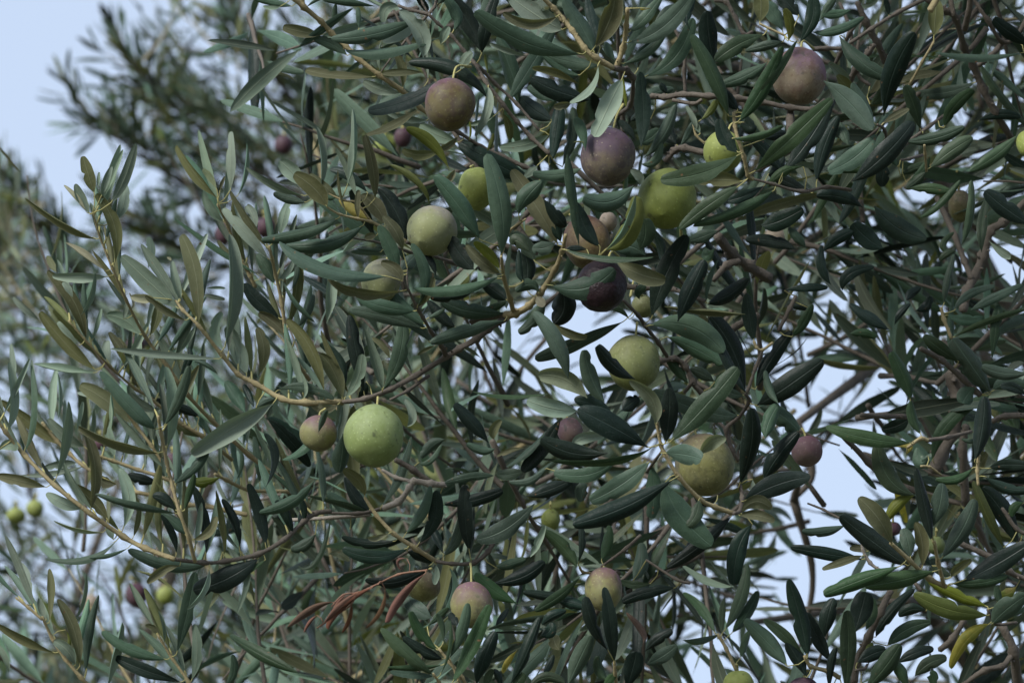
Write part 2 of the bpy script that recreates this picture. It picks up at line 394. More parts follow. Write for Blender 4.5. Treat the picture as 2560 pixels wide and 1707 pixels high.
DATA = """
@paired_shoots|two upright thin shoots in the left middle with narrow teal leaves and a bronze leaf|10|p
S 6 10 10 30 t A1500,390 1570,540 1650,750 1720,880 1760,960
S 7 11 0 30 t A1855,680 1900,880 1940,1060 1970,1290 2010,1420 2130,1600
A1500,350 1350,190 1215,-15 66 o
A1540,510 1450,420 1400,300 80 g
A1850,770 1690,590 1535,420 95 g -5
A1840,690 1700,480 1590,300 72 o
A1495,290 1450,210 1395,150 50 q
A1515,300 1530,250 1550,200 30 o
A1590,290 1590,90 1590,-110 76 g 5
A1640,330 1685,160 1700,-30 32 g 5
A1930,600 1955,480 1990,370 80 g 10
A1800,890 1490,680 1200,485 42 m -3
A1640,780 1560,720 1500,640 50 o 5
A1760,560 1740,470 1700,400 90 g 12
A1020,830 1040,720 1020,615 70 g 15
A1890,940 1830,820 1770,730 108 m 10
A1945,910 2030,1080 2170,1205 42 m -3
A1980,1310 1890,1210 1780,1140 95 o -3
A1930,1180 1790,1070 1680,935 112 d 5
A2050,1240 2130,1120 2160,1010 62 m 10
A2250,1210 2280,1030 2280,890 98 g 12
A1915,920 1980,860 2020,780 50 g
A2010,980 2045,870 2030,780 45 m 5
A1400,1010 1470,1030 1550,1045 40 g 10
A1420,970 1490,965 1550,970 26 g 10
A1240,1570 1300,1460 1300,1370 65 d 5
A1780,1568 1820,1400 1770,1240 96 o
A1500,1560 1430,1500 1340,1470 40 m 5
A1220,1430 1290,1330 1340,1240 40 g 8
A2200,1290 2290,1400 2351,1520 60 m
A2100,1560 2110,1400 1990,1190 90 m 8
@crown_shoot|tall cream-stemmed olive shoot at upper left whose tip leaves stand against open sky|0|p
S 4 13 0 90 t A640,450 690,620 775,830 870,1050 1000,1300 1150,1500 1290,1700 1460,1880 1720,2120 1960,2310 2130,2480
A650,315 610,190 570,60 95 o
A765,380 855,220 936,-28 75 g
A790,790 790,540 660,320 100 o -5
A665,630 450,530 170,345 48 o
A730,850 600,760 450,655 40 p
A730,890 560,895 360,885 85 g
A620,460 565,360 520,250 80 g
A600,450 520,350 440,260 30 p
A700,330 730,230 770,130 60 g
A675,280 680,220 685,170 28 g
A800,500 855,380 860,250 90 g 15
A970,1290 860,1190 735,1155 115 g
A560,1150 620,1030 655,860 35 g
A500,1030 470,970 430,930 50 g
A900,1110 920,1070 890,1000 22 p
A1030,1300 1080,1180 1090,1050 90 o 20
A850,1180 870,1110 880,1050 40 g
@left_shoot|olive shoot with long olive-brown leaves at the left edge, second shoot from the left|60|p
S 4 11 60 120 t A470,1190 600,1340 760,1510 930,1660 1030,1720 1230,1890 1400,1990 1600,2150
A590,1320 510,1060 325,850 120 o
A660,1530 480,1380 275,1130 112 o
A660,1550 450,1540 230,1490 50 g
A270,1185 180,1120 90,1030 60 g
A550,1360 450,1260 400,1200 50 g
A390,860 360,810 325,745 60 o 20
A930,1568 850,1420 750,1270 85 o 20
A770,1500 740,1420 740,1330 90 g 30
A640,1320 680,1200 700,1110 40 g
A610,1340 590,1250 600,1180 50 g
A100,1600 90,1480 75,1350 50 g 20
A235,1600 225,1540 220,1460 25 g 20
B900,330 740,180 550,70 150 o 40
B1110,230 1000,215 900,120 80 g
B1370,290 1250,230 1020,160 80 d
B1400,430 1270,370 1200,310 90 o
B960,90 920,30 900,-40 50 o
@main_branch|long cream and grey branch from which the biggest bright green olive hangs|-25|p
S 6 15 -25 -10 t A1210,1055 1260,1120 1370,1230 1530,1430 1640,1560 D0,1265 180,1370 340,1395 600,1390
S 15 24 -10 10 b D600,1390 750,1370 930,1300 1100,1210 1310,1080 1400,1025 1520,955 1600,890 1740,800
S 8 13 -12 5 b D925,1375 1050,1310 1190,1210
S 6 17 -50 2 b D1010,560 1050,620 1100,720 1150,810 1210,910 1280,1010 1310,1085
S 3 6 -45 -45 b D1043,470 1040,540 1050,620
A1230,1110 1030,930 835,745 150 g
A1280,1190 1130,1110 1000,1020 65 o -4
A1060,1035 980,1045 900,1030 78 p -6
A1245,1050 1215,920 1190,780 70 g
A1180,780 1170,765 1150,755 24 p
A1365,1220 1350,880 1250,600 118 o
A1550,1370 1600,980 1580,595 100 g -6
A1540,1390 1480,1260 1530,1135 90 g
A1700,1560 1640,1400 1560,1230 130 g 6
A1510,1455 1150,1445 760,1385 45 g -4
D320,1375 350,1290 310,1180 35 g
B1880,195 1620,350 1320,545 170 g -8
D150,1310 330,1290 540,1370 80 m 6
D570,1405 460,1440 360,1355 70 o -5
D0,1430 60,1390 130,1370 60 m
D470,1320 380,1030 210,820 100 o
D595,1370 540,1190 440,1060 130 o
D600,1330 580,1130 440,990 90 d 10
D610,1365 700,1230 730,1060 90 g
D745,1330 690,1050 640,790 130 d 5
D870,1305 830,1150 750,890 80 g
D872,1305 985,1080 1015,830 125 m -5
D920,1090 880,1010 800,950 50 o 10
D430,1600 460,1520 490,1450 55 m -15
D570,1580 580,1500 590,1420 30 m
D1040,1560 1080,1480 1025,1370 70 g 5
D900,525 480,470 160,285 92 m -5
D1020,625 720,635 490,530 62 o
D1010,560 960,480 860,430 95 o
D1095,765 890,740 695,665 112 m
D1150,885 880,800 640,755 112 m -3
D1170,860 1000,720 850,530 95 m 10
D1195,980 1120,880 960,800 85 m 10
D1110,740 1170,520 1070,300 80 m -3
D1240,530 1210,430 1150,350 55 d 8
D1190,810 1240,790 1300,750 42 m
D1110,740 1180,640 1215,535 80 o
D985,480 980,420 970,350 30 g
D985,510 930,340 845,175 110 m
D1010,350 970,230 875,110 90 o
D1000,490 1050,430 1100,380 110 m 8
D1230,1005 1170,1030 1115,1070 32 o
D1380,880 1270,800 1180,690 105 d 12
D760,1250 740,1330 720,1390 70 d 12
D1310,700 1250,640 1200,560 60 m 15
@yellow_spot_twig|short twig with stubby leaves and one yellow blotched leaf, left of the pale blushed olive|-30|p
S 5 9 -35 -20 t D490,50 580,100 700,130 790,150 870,190 960,240 1040,290
S 9 13 -20 20 b D1040,290 1180,370 1350,430 1400,450
S 4 6 -30 -28 t C450,1310 600,1380 680,1390 730,1440 780,1510
C490,1425 400,1300 260,1200 140 o -4
C340,1300 250,1190 160,1110 130 g
C330,1350 130,1275 -69,1152 60 g -3
C345,1395 230,1370 120,1330 80 m
C445,1300 455,1080 415,870 50 g
C560,1360 480,1290 370,1200 60 o
C625,1290 695,1020 670,745 55 g -4
C690,1360 650,1200 555,1020 60 g
C550,1360 510,1355 470,1340 60 m
C625,1470 590,1340 565,1170 22 o
C705,1510 700,1400 710,1310 50 o
C820,1370 805,1150 750,930 90 o
C770,1330 640,1210 510,1165 80 d 10
C800,1520 680,1450 570,1370 90 y 4
C890,1548 830,1430 725,1345 125 o
C1040,1668 960,1450 840,1300 150 d 6
D570,125 330,215 35,275 90 m
D740,175 490,300 200,310 130 m
D860,360 780,355 690,335 18 m
D830,245 790,250 750,265 60 o
@upper_left_stem|straight stem running diagonally down from the top edge, left of the round purple olive|10|p
S 13 11 10 30 t C250,-15 330,50 450,150 520,230 620,320 700,400 850,520 1000,620 1130,740 1250,830
S 11 17 30 50 b C1250,830 1400,915 1550,1010 1700,1080 1850,1150 1960,1200
S 9 11 10 10 t C330,50 320,0 320,-30
C1110,140 800,240 515,265 118 m -8
C1265,260 900,340 615,345 90 m -8
C1150,400 1130,230 985,80 140 g -10
C450,245 310,220 185,190 95 o
C290,330 470,210 670,60 60 m 10
C630,385 530,310 400,270 90 m
C820,530 560,525 340,485 85 o
C1000,640 860,620 740,560 90 g
C520,205 540,110 550,30 45 m
C710,200 705,120 700,50 45 m
C250,45 120,20 -10,-5 60 m
C170,45 110,55 50,45 35 g
C820,45 650,30 460,0 60 m
C990,50 900,60 880,155 90 g
C1010,610 1010,460 950,350 80 o
C860,500 850,400 870,270 26 g
C1160,500 1000,500 870,510 60 o 8
C1120,750 940,870 750,935 75 o
C1390,940 1320,1010 1240,1035 60 o
C1330,1165 1200,980 1035,885 100 v
C1270,1040 1120,1070 1010,1030 90 o 4
C1195,1410 1110,1270 925,1140 60 v
C1930,1270 1640,1120 1400,990 155 d -5
C1180,830 1040,820 880,760 70 g
C1400,980 1250,930 1130,860 110 g 12
C1370,1170 1340,1220 1300,1265 60 o
C1185,560 1190,400 1180,150 24 g 10
C350,50 420,10 500,-20 20 m
C1340,420 1350,360 1330,300 25 m
@purple_olive_branch|rough brown branch right of the upper purple olive, which hangs from its yellow stalk|-15|p
S 10 13 -15 -15 b C980,40 1060,70 1190,100
S 10 14 -15 -15 b C1190,100 1250,160 1350,250 1430,350 1500,430 1580,560 1700,720 1800,840 1900,950 2020,1060
S 12 9 -15 -15 b C1190,100 1230,50 1245,-20
S 8 6 -15 -15 b C1190,100 1150,30 1135,-20
S 12 9 30 40 b C1520,440 1650,580 1800,720 1950,900
C1400,490 1080,680 770,765 125 d -4
C1600,690 1390,480 1050,430 130 d 6
C1555,370 1460,150 1330,-20 150 d
C1555,370 1590,180 1660,-40 115 d -6
C1360,215 1380,100 1290,-30 100 m
C1270,310 1300,240 1330,185 75 g -5
C1410,480 1445,410 1490,360 80 g -5
C1600,600 1600,750 1510,940 75 g -6
C1745,690 1880,480 2060,190 130 m
C1810,730 1760,500 1660,250 150 m 8
C1590,1045 1620,990 1635,920 35 v
C1470,970 1475,900 1470,840 22 v
C2020,930 1850,1000 1680,1015 90 g
F360,830 240,760 140,670 140 d 5
C1870,390 1730,345 1610,300 42 g
C1600,520 1590,430 1580,370 20 v
C1640,800 1560,840 1450,870 40 g 10
C1940,1140 1900,1180 1850,1220 60 g
F370,700 300,650 190,600 100 m 10
C1250,30 1280,-10 1330,-60 60 m
C1090,-30 1150,30 1180,80 60 d 10
C1700,780 1740,860 1750,960 70 o 20
F340,1150 390,900 410,690 115 d 6
F430,1150 490,950 500,740 100 m 12
F560,1160 400,1205 225,1195 92 m
@top_centre_branch|knobbly branch with broad grey-green leaves at the top edge above the violet speckled olive|-40|p
S 11 14 -50 -40 t F290,-20 370,60 430,130 500,210 580,330 660,400 780,470
S 20 24 -40 -30 b F780,470 870,490 920,545
S 13 11 -40 -50 t F800,465 850,330 870,180 880,60
S 14 17 -30 10 b F920,545 900,720 800,800
F400,112 210,175 20,90 85 o -5
F570,375 180,300 -176,80 145 m -5
F430,205 270,120 70,-20 180 g 5
F690,455 500,430 300,375 110 m 6
F550,520 430,480 290,380 60 m 10
F650,360 570,200 440,-20 155 m
F650,330 760,130 790,-80 160 o -5
F880,295 1120,190 1340,-60 145 m -5
F895,220 1000,120 1110,-20 90 m
F850,440 1010,360 1140,220 80 m
F1000,530 1210,390 1330,125 130 m -5
F675,450 630,610 480,710 48 g -8
F490,710 430,730 370,735 62 o -8
F972,1010 985,750 965,495 122 d -12
F840,545 750,730 650,945 150 g -12
F620,690 400,630 215,540 150 d
F540,580 390,500 220,470 60 o
F870,750 850,650 840,540 30 v
F990,1090 1130,930 1215,720 105 m
F930,970 880,890 820,830 60 d 5
F970,1130 1070,1110 1110,980 75 m
F590,1040 560,900 510,815 85 m 5
F500,985 540,980 580,985 14 v -5
F545,1690 520,1350 467,1065 78 m -8
F690,330 640,180 600,-20 90 d 12
F890,100 850,50 850,-40 40 g
F1040,60 980,70 970,60 10 y
F1060,160 1160,90 1250,50 100 m 15
F1290,180 1290,60 1330,-60 110 d 12
F800,430 750,350 730,290 70 m 10
F950,480 960,380 1100,270 60 d 12
@bough_right|grey horizontal bough behind the mottled purple and ochre olive at upper right|25|p
S 20 17 25 25 b F1040,660 1130,672 1260,652 1440,662 1640,680 1800,702 2000,742 2160,750 2240,690
S 14 11 25 30 b F1275,645 1270,480 1270,340 1190,180
S 13 13 25 20 b F1190,690 1330,715 1390,690
S 25 20 30 40 b F1420,1055 1270,1020 1200,1040 1140,1110
S 28 30 25 30 b F2000,900 2000,755
S 14 12 30 35 b F1480,5 1560,20 1620,120 1680,235 1740,220
S 7 4 20 20 t F1410,990 1350,930 1330,860
F1380,830 1460,760 1490,690 65 v
F1350,900 1330,820 1280,730 50 g
F1380,920 1360,880 1350,850 50 g
F1480,450 1440,250 1430,75 150 d -10
F1000,700 1070,640 1200,610 100 m 15
F1150,650 1130,610 1110,570 60 d
F1040,820 1000,780 900,830 100 d 20
F1220,1000 1170,930 1190,870 120 d 15
F1240,1010 1300,920 1330,840 60 m
F1500,880 1430,800 1370,720 120 d 20
F960,990 1040,950 1100,890 110 m 10
@dark_spray|long dark green leaves fanning from a cream stem left of the mauve streaked olive|-30|p
S 8 10 -40 -30 t F1610,775 1620,870 1640,960 1680,1080 1710,1210 1745,1235
S 9 12 -30 -5 b F1735,1232 1880,1270 2080,1320 2250,1290 2420,1310
S 6 6 -20 -20 t F1960,245 1860,200 1790,165
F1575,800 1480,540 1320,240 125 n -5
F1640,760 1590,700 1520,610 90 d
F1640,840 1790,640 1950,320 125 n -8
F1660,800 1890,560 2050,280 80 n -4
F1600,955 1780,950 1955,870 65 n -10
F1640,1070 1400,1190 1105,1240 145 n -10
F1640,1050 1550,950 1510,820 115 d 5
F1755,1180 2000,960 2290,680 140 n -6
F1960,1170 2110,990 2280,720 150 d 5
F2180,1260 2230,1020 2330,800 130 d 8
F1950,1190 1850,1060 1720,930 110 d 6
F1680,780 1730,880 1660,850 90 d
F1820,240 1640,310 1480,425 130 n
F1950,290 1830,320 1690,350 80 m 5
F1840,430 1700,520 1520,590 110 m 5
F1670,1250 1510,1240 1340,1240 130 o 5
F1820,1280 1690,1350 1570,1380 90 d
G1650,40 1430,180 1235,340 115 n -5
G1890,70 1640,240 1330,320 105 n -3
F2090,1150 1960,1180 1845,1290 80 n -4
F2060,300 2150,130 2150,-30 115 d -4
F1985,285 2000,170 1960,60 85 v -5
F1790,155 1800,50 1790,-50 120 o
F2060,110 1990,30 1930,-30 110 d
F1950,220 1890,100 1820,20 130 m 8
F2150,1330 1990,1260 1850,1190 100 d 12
I890,220 1060,210 1250,120 78 m
I940,150 1000,60 1060,-20 75 m
I1160,70 1050,100 960,100 70 m
I560,960 640,930 720,930 90 d 15
I590,1200 660,1140 700,1080 80 d 15
@bare_boughs|bare reddish-brown boughs crossing the upper right corner|60|p
S 13 14 40 60 b I1150,300 1300,200 1480,90 1680,-10
S 22 26 80 120 b I1670,-10 1820,80 1880,130 1940,330 2000,450 2070,620 2150,770 2260,950
S 18 18 80 80 b I1840,-20 1870,110
S 15 17 90 100 b I1990,-20 2100,140 2200,290 2300,250 2380,110
S 20 18 100 90 b I2200,300 2130,380 2040,450
S 8 6 60 50 t I1560,590 1650,430 1730,290
S 15 14 30 30 b I900,340 990,335 1090,338
S 18 24 50 60 b I1320,310 1280,360 1190,480 1130,620
S 16 14 50 60 b I1220,130 1150,230 1080,380 1040,460
S 12 11 20 40 b I1430,1065 1550,980 1700,870 1845,765
S 28 34 120 110 b N2360,150 2200,300 2120,350 2070,520 2010,660 1960,760 1930,900
S 22 20 130 110 b N1750,120 1870,380 1940,560 1990,680
S 22 26 100 110 b I1200,20 1260,150 1340,300 1400,430
S 14 12 60 60 b I1080,20 1150,200 1200,500 1290,590
I1385,800 1450,500 1600,225 190 d -45
I1080,250 1220,420 1415,540 140 m -20
I1150,570 1090,510 1005,430 80 g -20
I1160,660 1120,590 1060,520 105 o -25
I1640,900 1590,720 1530,590 120 n -20
I1290,720 1370,660 1420,540 95 n -20
I1800,880 1870,740 2005,620 105 n -20
I1510,970 1720,960 1940,875 110 m -30
I1730,250 1740,120 1750,0 130 o 10
I2351,365 2050,385 1740,360 58 m -20
I2010,570 1800,640 1600,640 105 m 10
I2400,320 2250,220 2140,130 120 d -20
I2400,900 2200,650 2050,440 80 n
I2400,720 2230,560 2140,500 70 m
I2030,840 2180,790 2330,810 90 d
I1420,110 1410,40 1390,-20 50 d
I1200,40 1280,40 1350,-10 40 g
@right_spray|spray of broad dark leaves right of the mottled olive, above the right centre|-15|p
S 9 12 -20 10 b I1340,860 1390,900 1430,1060
S 6 7 -20 -10 t I1665,1000 1670,1060 1680,1180
S 8 10 -10 20 b I1500,1105 1560,1095 1650,1070
I970,560 1150,710 1305,900 175 m -3
I1320,850 1230,700 1170,570 105 m 5
I1380,850 1460,800 1560,750 60 o
I1170,1250 1400,1060 1590,840 180 d -8
I1340,915 1190,1080 1000,1180 150 m -3
I1700,1160 1850,1040 2000,950 135 n
I1540,1260 1640,1190 1700,1080 60 n
I1550,1300 1700,1300 1850,1320 90 n -5
I1680,1180 1620,1240 1540,1300 80 n
I2310,930 2160,1070 1980,1180 110 n
I1400,1120 1380,1200 1370,1290 110 d 8
I1480,1150 1450,1100 1410,1070 60 m
I1500,1210 1600,1160 1700,1130 80 n 6
I1140,1000 1110,920 1080,840 90 m 10
I1270,1180 1180,1160 1060,1180 90 n 10
N1630,260 1760,160 1910,0 58 n -5
N2400,310 2230,200 2080,75 145 d -5
N2110,420 2200,500 2260,530 70 g
N2060,500 2060,330 2090,130 80 n 20
N1920,450 1990,250 1990,0 70 n 10
@middle_right_twigs|dark broad-leaved twigs and thick grey stubs in the middle right, above the sky gap|0|p
S 32 38 40 60 b N240,385 330,500 450,590 600,680
S 20 24 40 45 b N210,690 300,590 390,560
S 24 26 30 30 b N320,1040 430,970 520,930
S 15 13 10 10 b N660,1040 740,880 780,800
S 8 7 0 0 t N490,1110 510,1155 550,1170 620,1120
S 18 22 30 50 b N1640,1160 1780,1240 1930,1370 2050,1480
S 10 8 20 20 t N1850,1090 1800,960 1780,880
S 10 12 10 10 b N550,1170 500,1300 440,1470
N540,310 660,285 830,200 150 d
N780,480 620,420 430,410 110 d
N960,500 1060,410 1180,350 100 d
N1240,190 1090,120 920,110 120 d
N1320,180 1480,330 1680,410 185 d -5
N1380,470 1270,400 1170,300 150 d
N850,470 790,400 740,330 80 m
N490,1110 460,950 440,780 110 d
N750,1080 830,990 895,855 90 n
N500,1440 600,1250 750,1040 130 d
N430,1470 350,1180 190,940 195 d
N1420,1030 1290,950 1150,850 105 d
N1460,1000 1500,920 1570,850 60 d
N1900,1250 1770,1160 1660,1070 115 n -5
N1820,930 1950,965 2070,950 90 m
N1870,1080 2100,990 2380,890 48 n
N1870,900 1970,790 2150,730 70 m
N1980,900 2130,820 2340,720 75 m
N2125,1470 1980,1260 1860,1090 190 m -8
N2380,1330 2200,1330 2060,1280 110 m
N170,860 320,790 460,680 120 d
N700,760 850,740 1000,740 70 d
N1150,1060 1250,1060 1330,1090 80 n
N1100,760 1150,650 1320,600 90 d
N1020,720 960,600 960,450 80 d
N1600,900 1680,870 1700,800 80 d
N1540,830 1580,780 1640,740 80 d 10
N2140,1450 2230,1400 2390,1430 120 m -8
N2360,1480 2280,1430 2190,1420 80 d -10
N2130,1240 2160,1000 2180,860 90 n 25
N900,900 800,870 720,850 60 d 5
N1830,500 1800,440 1870,360 60 n 10
N1880,490 1820,510 1770,560 60 n
N1800,850 1830,700 1870,520 70 m 8
N2020,1430 1960,1480 1930,1540 150 m -3
@olive_cluster_branch|kinked branch among the olives right of centre, reaching a wrinkled black olive|-30|p
S 9 20 -35 0 t D2135,240 2110,350 2060,480 1960,640 1880,730 1790,780 1720,790
S 20 24 0 5 b D1720,790 1600,810 1480,838
S 7 13 -50 -5 t D1690,390 1710,540 1750,680 1775,780
S 5 8 -45 -40 t D1860,130 1740,220 1700,340 1690,400
S 13 22 10 30 b G1410,835 1180,750 1000,742 870,735 800,720
S 10 15 -10 10 b G850,830 950,930 990,990
S 12 13 -20 10 b G1000,1005 1090,1120 1150,1215
S 18 20 10 20 b G1090,1255 1200,1230 1280,1290 1330,1390 1390,1470
S 12 14 15 20 b G1330,1390 1270,1460
S 5 6 -40 -35 t D2120,340 2230,400 2351,400
D1715,830 1480,895 1200,985 120 m -20
D1690,520 1400,600 1080,605 72 m -8
D1560,560 1380,660 1200,670 105 d
D1720,780 1480,770 1270,690 140 m
D1560,750 1640,740 1720,700 60 n
D1730,690 1650,630 1560,560 120 d 8
D1680,500 1560,430 1445,310 100 o -4
D1680,480 1610,380 1500,290 80 v
D1500,480 1420,390 1330,260 150 d 6
D1690,380 1690,50 1590,-318 165 m -6
D1545,275 1410,60 1225,-165 165 m -10
C1810,1480 1860,1370 1970,1250 150 m -12
F400,1690 260,1440 80,1170 150 o
D2100,290 2060,200 1990,90 100 d
D1850,600 1870,470 1840,350 150 d 3
D1950,640 1890,580 1790,630 100 m -6
D1930,660 1960,700 1990,730 72 p -8
G350,725 590,745 790,610 185 m -22
G420,750 440,880 370,990 210 d 6
G800,560 960,650 1140,690 145 o -5
G450,480 740,530 1060,530 50 n -22
G720,490 850,330 930,110 42 g -25
G725,480 880,360 940,110 160 v -20
G690,460 590,330 520,150 130 d
G920,40 760,150 575,120 160 m -15
F960,1280 960,1220 900,1170 72 g -5
G960,480 1000,380 990,270 170 n 2
G1110,580 1110,470 1040,340 80 d 6
G1500,350 1400,390 1310,420 100 m 10
G1045,950 1130,680 1290,380 180 d -10
G1225,975 1310,770 1410,550 160 d -8
G1420,840 1450,700 1505,550 35 m
G1430,850 1580,790 1710,680 130 d
G1690,925 1400,890 1130,870 50 o
G890,960 830,900 750,890 42 n
G1030,1000 1310,1010 1540,1190 185 m -10
G1150,1080 1360,1170 1530,1270 150 m 3
G850,975 560,1120 240,1235 115 m -5
G470,1370 380,1110 230,910 140 m -10
G310,850 240,970 125,1050 105 m
G370,990 480,1060 600,1080 70 o 10
G930,1370 790,1280 670,1140 125 d -35
G720,1530 630,1360 580,1170 140 m -10
G1300,1410 1230,1310 1150,1230 90 n
G1480,1390 1400,1340 1310,1300 95 m 3
G1700,1470 1600,1280 1440,960 60 d 12
G960,820 960,770 1000,720 80 m -10
G240,560 160,440 60,360 120 m 6
G380,430 300,470 220,470 110 m 8
G210,500 120,420 90,450 110 n 8
G160,700 130,620 130,480 60 d 5
G600,480 520,470 460,480 50 d 2
G1480,470 1430,520 1420,470 90 m 14
G1000,520 900,460 800,480 170 m 5
C1980,1370 2080,1500 2140,1560 110 d 10
@rosette_branch|twig rosette of very dark paddle-shaped leaves around the large khaki olive|-30|p
S 8 12 -45 -30 t H1080,430 1110,590 1140,650 1230,800 1380,960 1480,1010 1610,1055
S 13 14 -30 -10 b H1610,1055 1650,1040 1670,950 1650,860
S 8 10 -40 -10 b H1125,610 1070,690 1020,760
S 14 16 0 10 b H1640,400 1560,480 1600,620 1645,690
S 13 14 10 20 b H1565,485 1480,400
S 10 12 -10 0 b H1690,230 1715,290 1640,405
H1070,440 1050,270 890,140 120 q -8
H600,260 440,130 265,110 160 q -5
H530,350 360,330 185,275 135 g -6
H340,230 60,245 -191,215 35 n
H1020,600 780,460 535,335 200 d -8
H800,420 650,310 510,270 120 d 3
H1140,570 1165,380 1165,190 145 d -5
H1175,560 1400,330 1640,50 165 n -8
H740,640 500,640 280,540 160 d
H1060,590 780,710 350,695 58 n -12
H800,690 600,790 370,770 110 m -5
H1030,700 830,860 620,970 150 m -8
H1200,815 860,1010 500,1130 165 d -14
H1140,840 1230,1050 1460,1280 215 m -2
H1370,960 1350,1060 1290,1140 105 n -8
H1040,720 1060,900 1040,1090 135 m 4
H1140,640 1270,650 1390,680 150 m -38
H1380,650 1470,560 1560,540 105 q -42
H1650,860 1730,590 1730,330 165 d -20
H1820,830 1900,680 2060,490 155 d
H1680,970 1900,860 2140,800 165 d -8
H1780,320 1940,380 2060,490 165 m
H1770,310 1950,200 2230,0 180 d -6
H1660,1050 1760,975 1870,1025 108 o
H1650,1070 1770,1070 1890,1110 88 o -2
H1740,1130 1640,1300 1610,1550 148 d
H1590,1080 1400,1260 1150,1430 120 d 4
H1830,540 1850,430 1920,300 130 m 12
H1640,380 1400,350 1050,210 150 m 12
H1680,240 1600,230 1480,170 70 m
H1920,300 1860,200 1830,70 70 m 15
H840,350 900,300 960,260 120 d 10
H500,600 560,540 720,520 90 g 15
H1500,930 1420,980 1340,930 80 d 8
H1740,820 1740,890 1720,910 60 g
@lower_centre_twig|fine cream twig with narrow dark leaves just right of and below the big green olive|-5|p
S 8 12 -10 0 t E750,670 830,790 950,920 1100,1020 1240,1110
S 12 16 0 10 b E1240,1110 1350,1125 1500,1120 1600,1040 1640,960
S 21 23 25 30 w E880,745 980,700 1060,600 1090,560 1200,575 1300,585
S 18 21 25 30 b E960,410 1080,480 1200,570
S 12 14 35 30 w E870,480 960,530 1070,560
S 7 8 -10 0 t E2140,540 2140,540 2140,541
S 9 14 30 40 b E370,770 700,780 880,745
S 13 14 40 40 w E240,825 520,810 780,790
E800,790 600,735 350,660 60 n
E750,660 710,560 600,480 100 o
E790,760 690,680 610,530 100 d 10
E860,740 990,500 1070,250 55 m -8
E1030,920 1140,780 1200,590 85 m
E1120,990 1230,820 1240,620 115 d -4
E960,970 770,990 590,940 80 d 5
E1040,1020 820,1080 595,1020 108 d -3
E920,915 830,950 770,945 50 o -8
E1210,1130 980,1250 750,1240 105 d -3
E1290,1070 1380,960 1410,790 88 m
E1470,1040 1440,800 1440,580 118 d -5
E1280,720 1500,690 1700,620 110 d 5
E1640,520 1480,530 1300,570 68 m
E1920,710 1730,880 1515,960 145 m -3
E1240,1130 1240,1200 1230,1270 62 g
E1330,1150 1365,1300 1290,1470 50 m
E1800,1400 1640,1310 1510,1190 118 n 3
E1630,1260 1830,1220 1990,1110 130 d -3
E1650,1150 1750,1130 1860,1090 90 m 3
E2230,1220 2090,1350 1920,1450 88 n -3
E2260,1410 2050,1360 1840,1320 88 d
E2210,1150 2120,1020 1980,900 118 n
E600,230 590,380 570,500 150 m 12
E480,90 350,300 180,410 50 m -22
E70,120 230,270 370,460 108 d 15
E400,555 230,710 20,775 108 m
E1600,290 1490,160 1370,20 118 d
E1650,330 1560,350 1450,300 78 m
E1300,270 1220,310 1140,400 95 m 5
E2000,210 1880,340 1720,460 48 m
E2100,120 1970,330 1830,490 128 d 5
E1860,660 2010,620 2190,540 118 d
E1120,430 1200,420 1280,300 50 m 8
E410,920 330,1000 240,1020 105 m
E300,720 320,800 310,870 80 d
E1860,480 1750,510 1660,510 90 m 8
E2000,470 1880,560 1740,560 60 m
E650,890 620,760 490,640 130 m 10
E1290,1060 1230,930 1190,880 80 d 15
E500,1060 580,1060 640,1110 60 q 5
E280,1130 400,1110 510,830 35 n
E1850,330 1750,350 1660,390 30 o
E1040,1040 1120,1070 1210,1120 90 d 5
E2290,590 2250,620 2240,700 110 m
E1640,270 1640,210 1690,140 80 o
@lower_right_spray|dark leaves on two cream stems at lower right, pointing left over the sky gap|-25|p
S 7 8 0 -5 b K860,330 970,375 1085,435
S 9 13 -40 -20 t K1430,600 1560,720 1700,850 1810,900
S 8 11 -35 -20 t K1730,590 1760,740 1800,895
S 24 27 30 40 b K1430,930 1360,1080 1280,1250 1200,1420 1180,1560
S 28 34 30 40 b K2200,1170 2280,1350 2310,1600
S 20 22 30 30 b K1940,1130 1860,1260 1770,1340
S 18 20 30 30 b K1930,1580 2080,1480 2200,1450 2260,1380
S 20 20 30 30 b K1900,600 2130,705 2250,800 2380,860
S 11 11 -10 -10 w K1360,790 1290,740 1240,650 1230,575
S 10 11 0 10 b K2100,1060 2160,1160 2300,1150
S 12 14 10 10 b K1600,880 1640,930
K1440,610 1350,440 1210,290 148 o -10
K1550,760 1320,600 1085,415 165 d
K1120,480 970,530 820,520 88 m
K1240,715 1000,680 740,635 108 d
K1240,690 1110,730 960,785 55 o -4
K1500,760 1220,860 970,960 130 n -5
K1740,795 1500,860 1255,900 138 n -12
K1930,860 2140,760 2400,600 160 d -8
K1850,880 2040,880 2240,830 108 n -3
K2100,1040 1900,970 1690,860 100 v 3
K2100,1100 1830,1060 1590,950 150 v -4
K2110,1160 1960,1270 1850,1470 120 y -4
K1680,1070 1580,1060 1490,1110 105 d 6
K2130,1160 2230,1060 2370,960 175 m -6
K1720,600 1670,350 1610,90 108 d -8
K1720,490 1770,340 1790,190 130 m
K1780,710 1920,520 2010,300 145 m -3
K1650,770 1650,600 1600,460 105 o -4
K1720,760 1660,680 1690,640 60 d
K1570,700 1550,590 1520,500 110 m 5
K1330,1250 1420,1100 1600,920 108 d 5
K1410,1310 1540,1200 1710,1150 118 m 8
K1850,840 1890,780 1990,720 72 o
K1310,640 1230,640 1150,640 60 o 8
K2300,900 2240,950 2190,940 90 y 4
K1850,830 1790,800 1720,760 70 n 6
K2180,1010 2170,960 2160,900 60 m
K1700,1500 1720,1520 1730,1600 90 n
@upper_right_edge_twig|green twig with blotched and notched leaves above the yellowing leaf, right edge|0|p
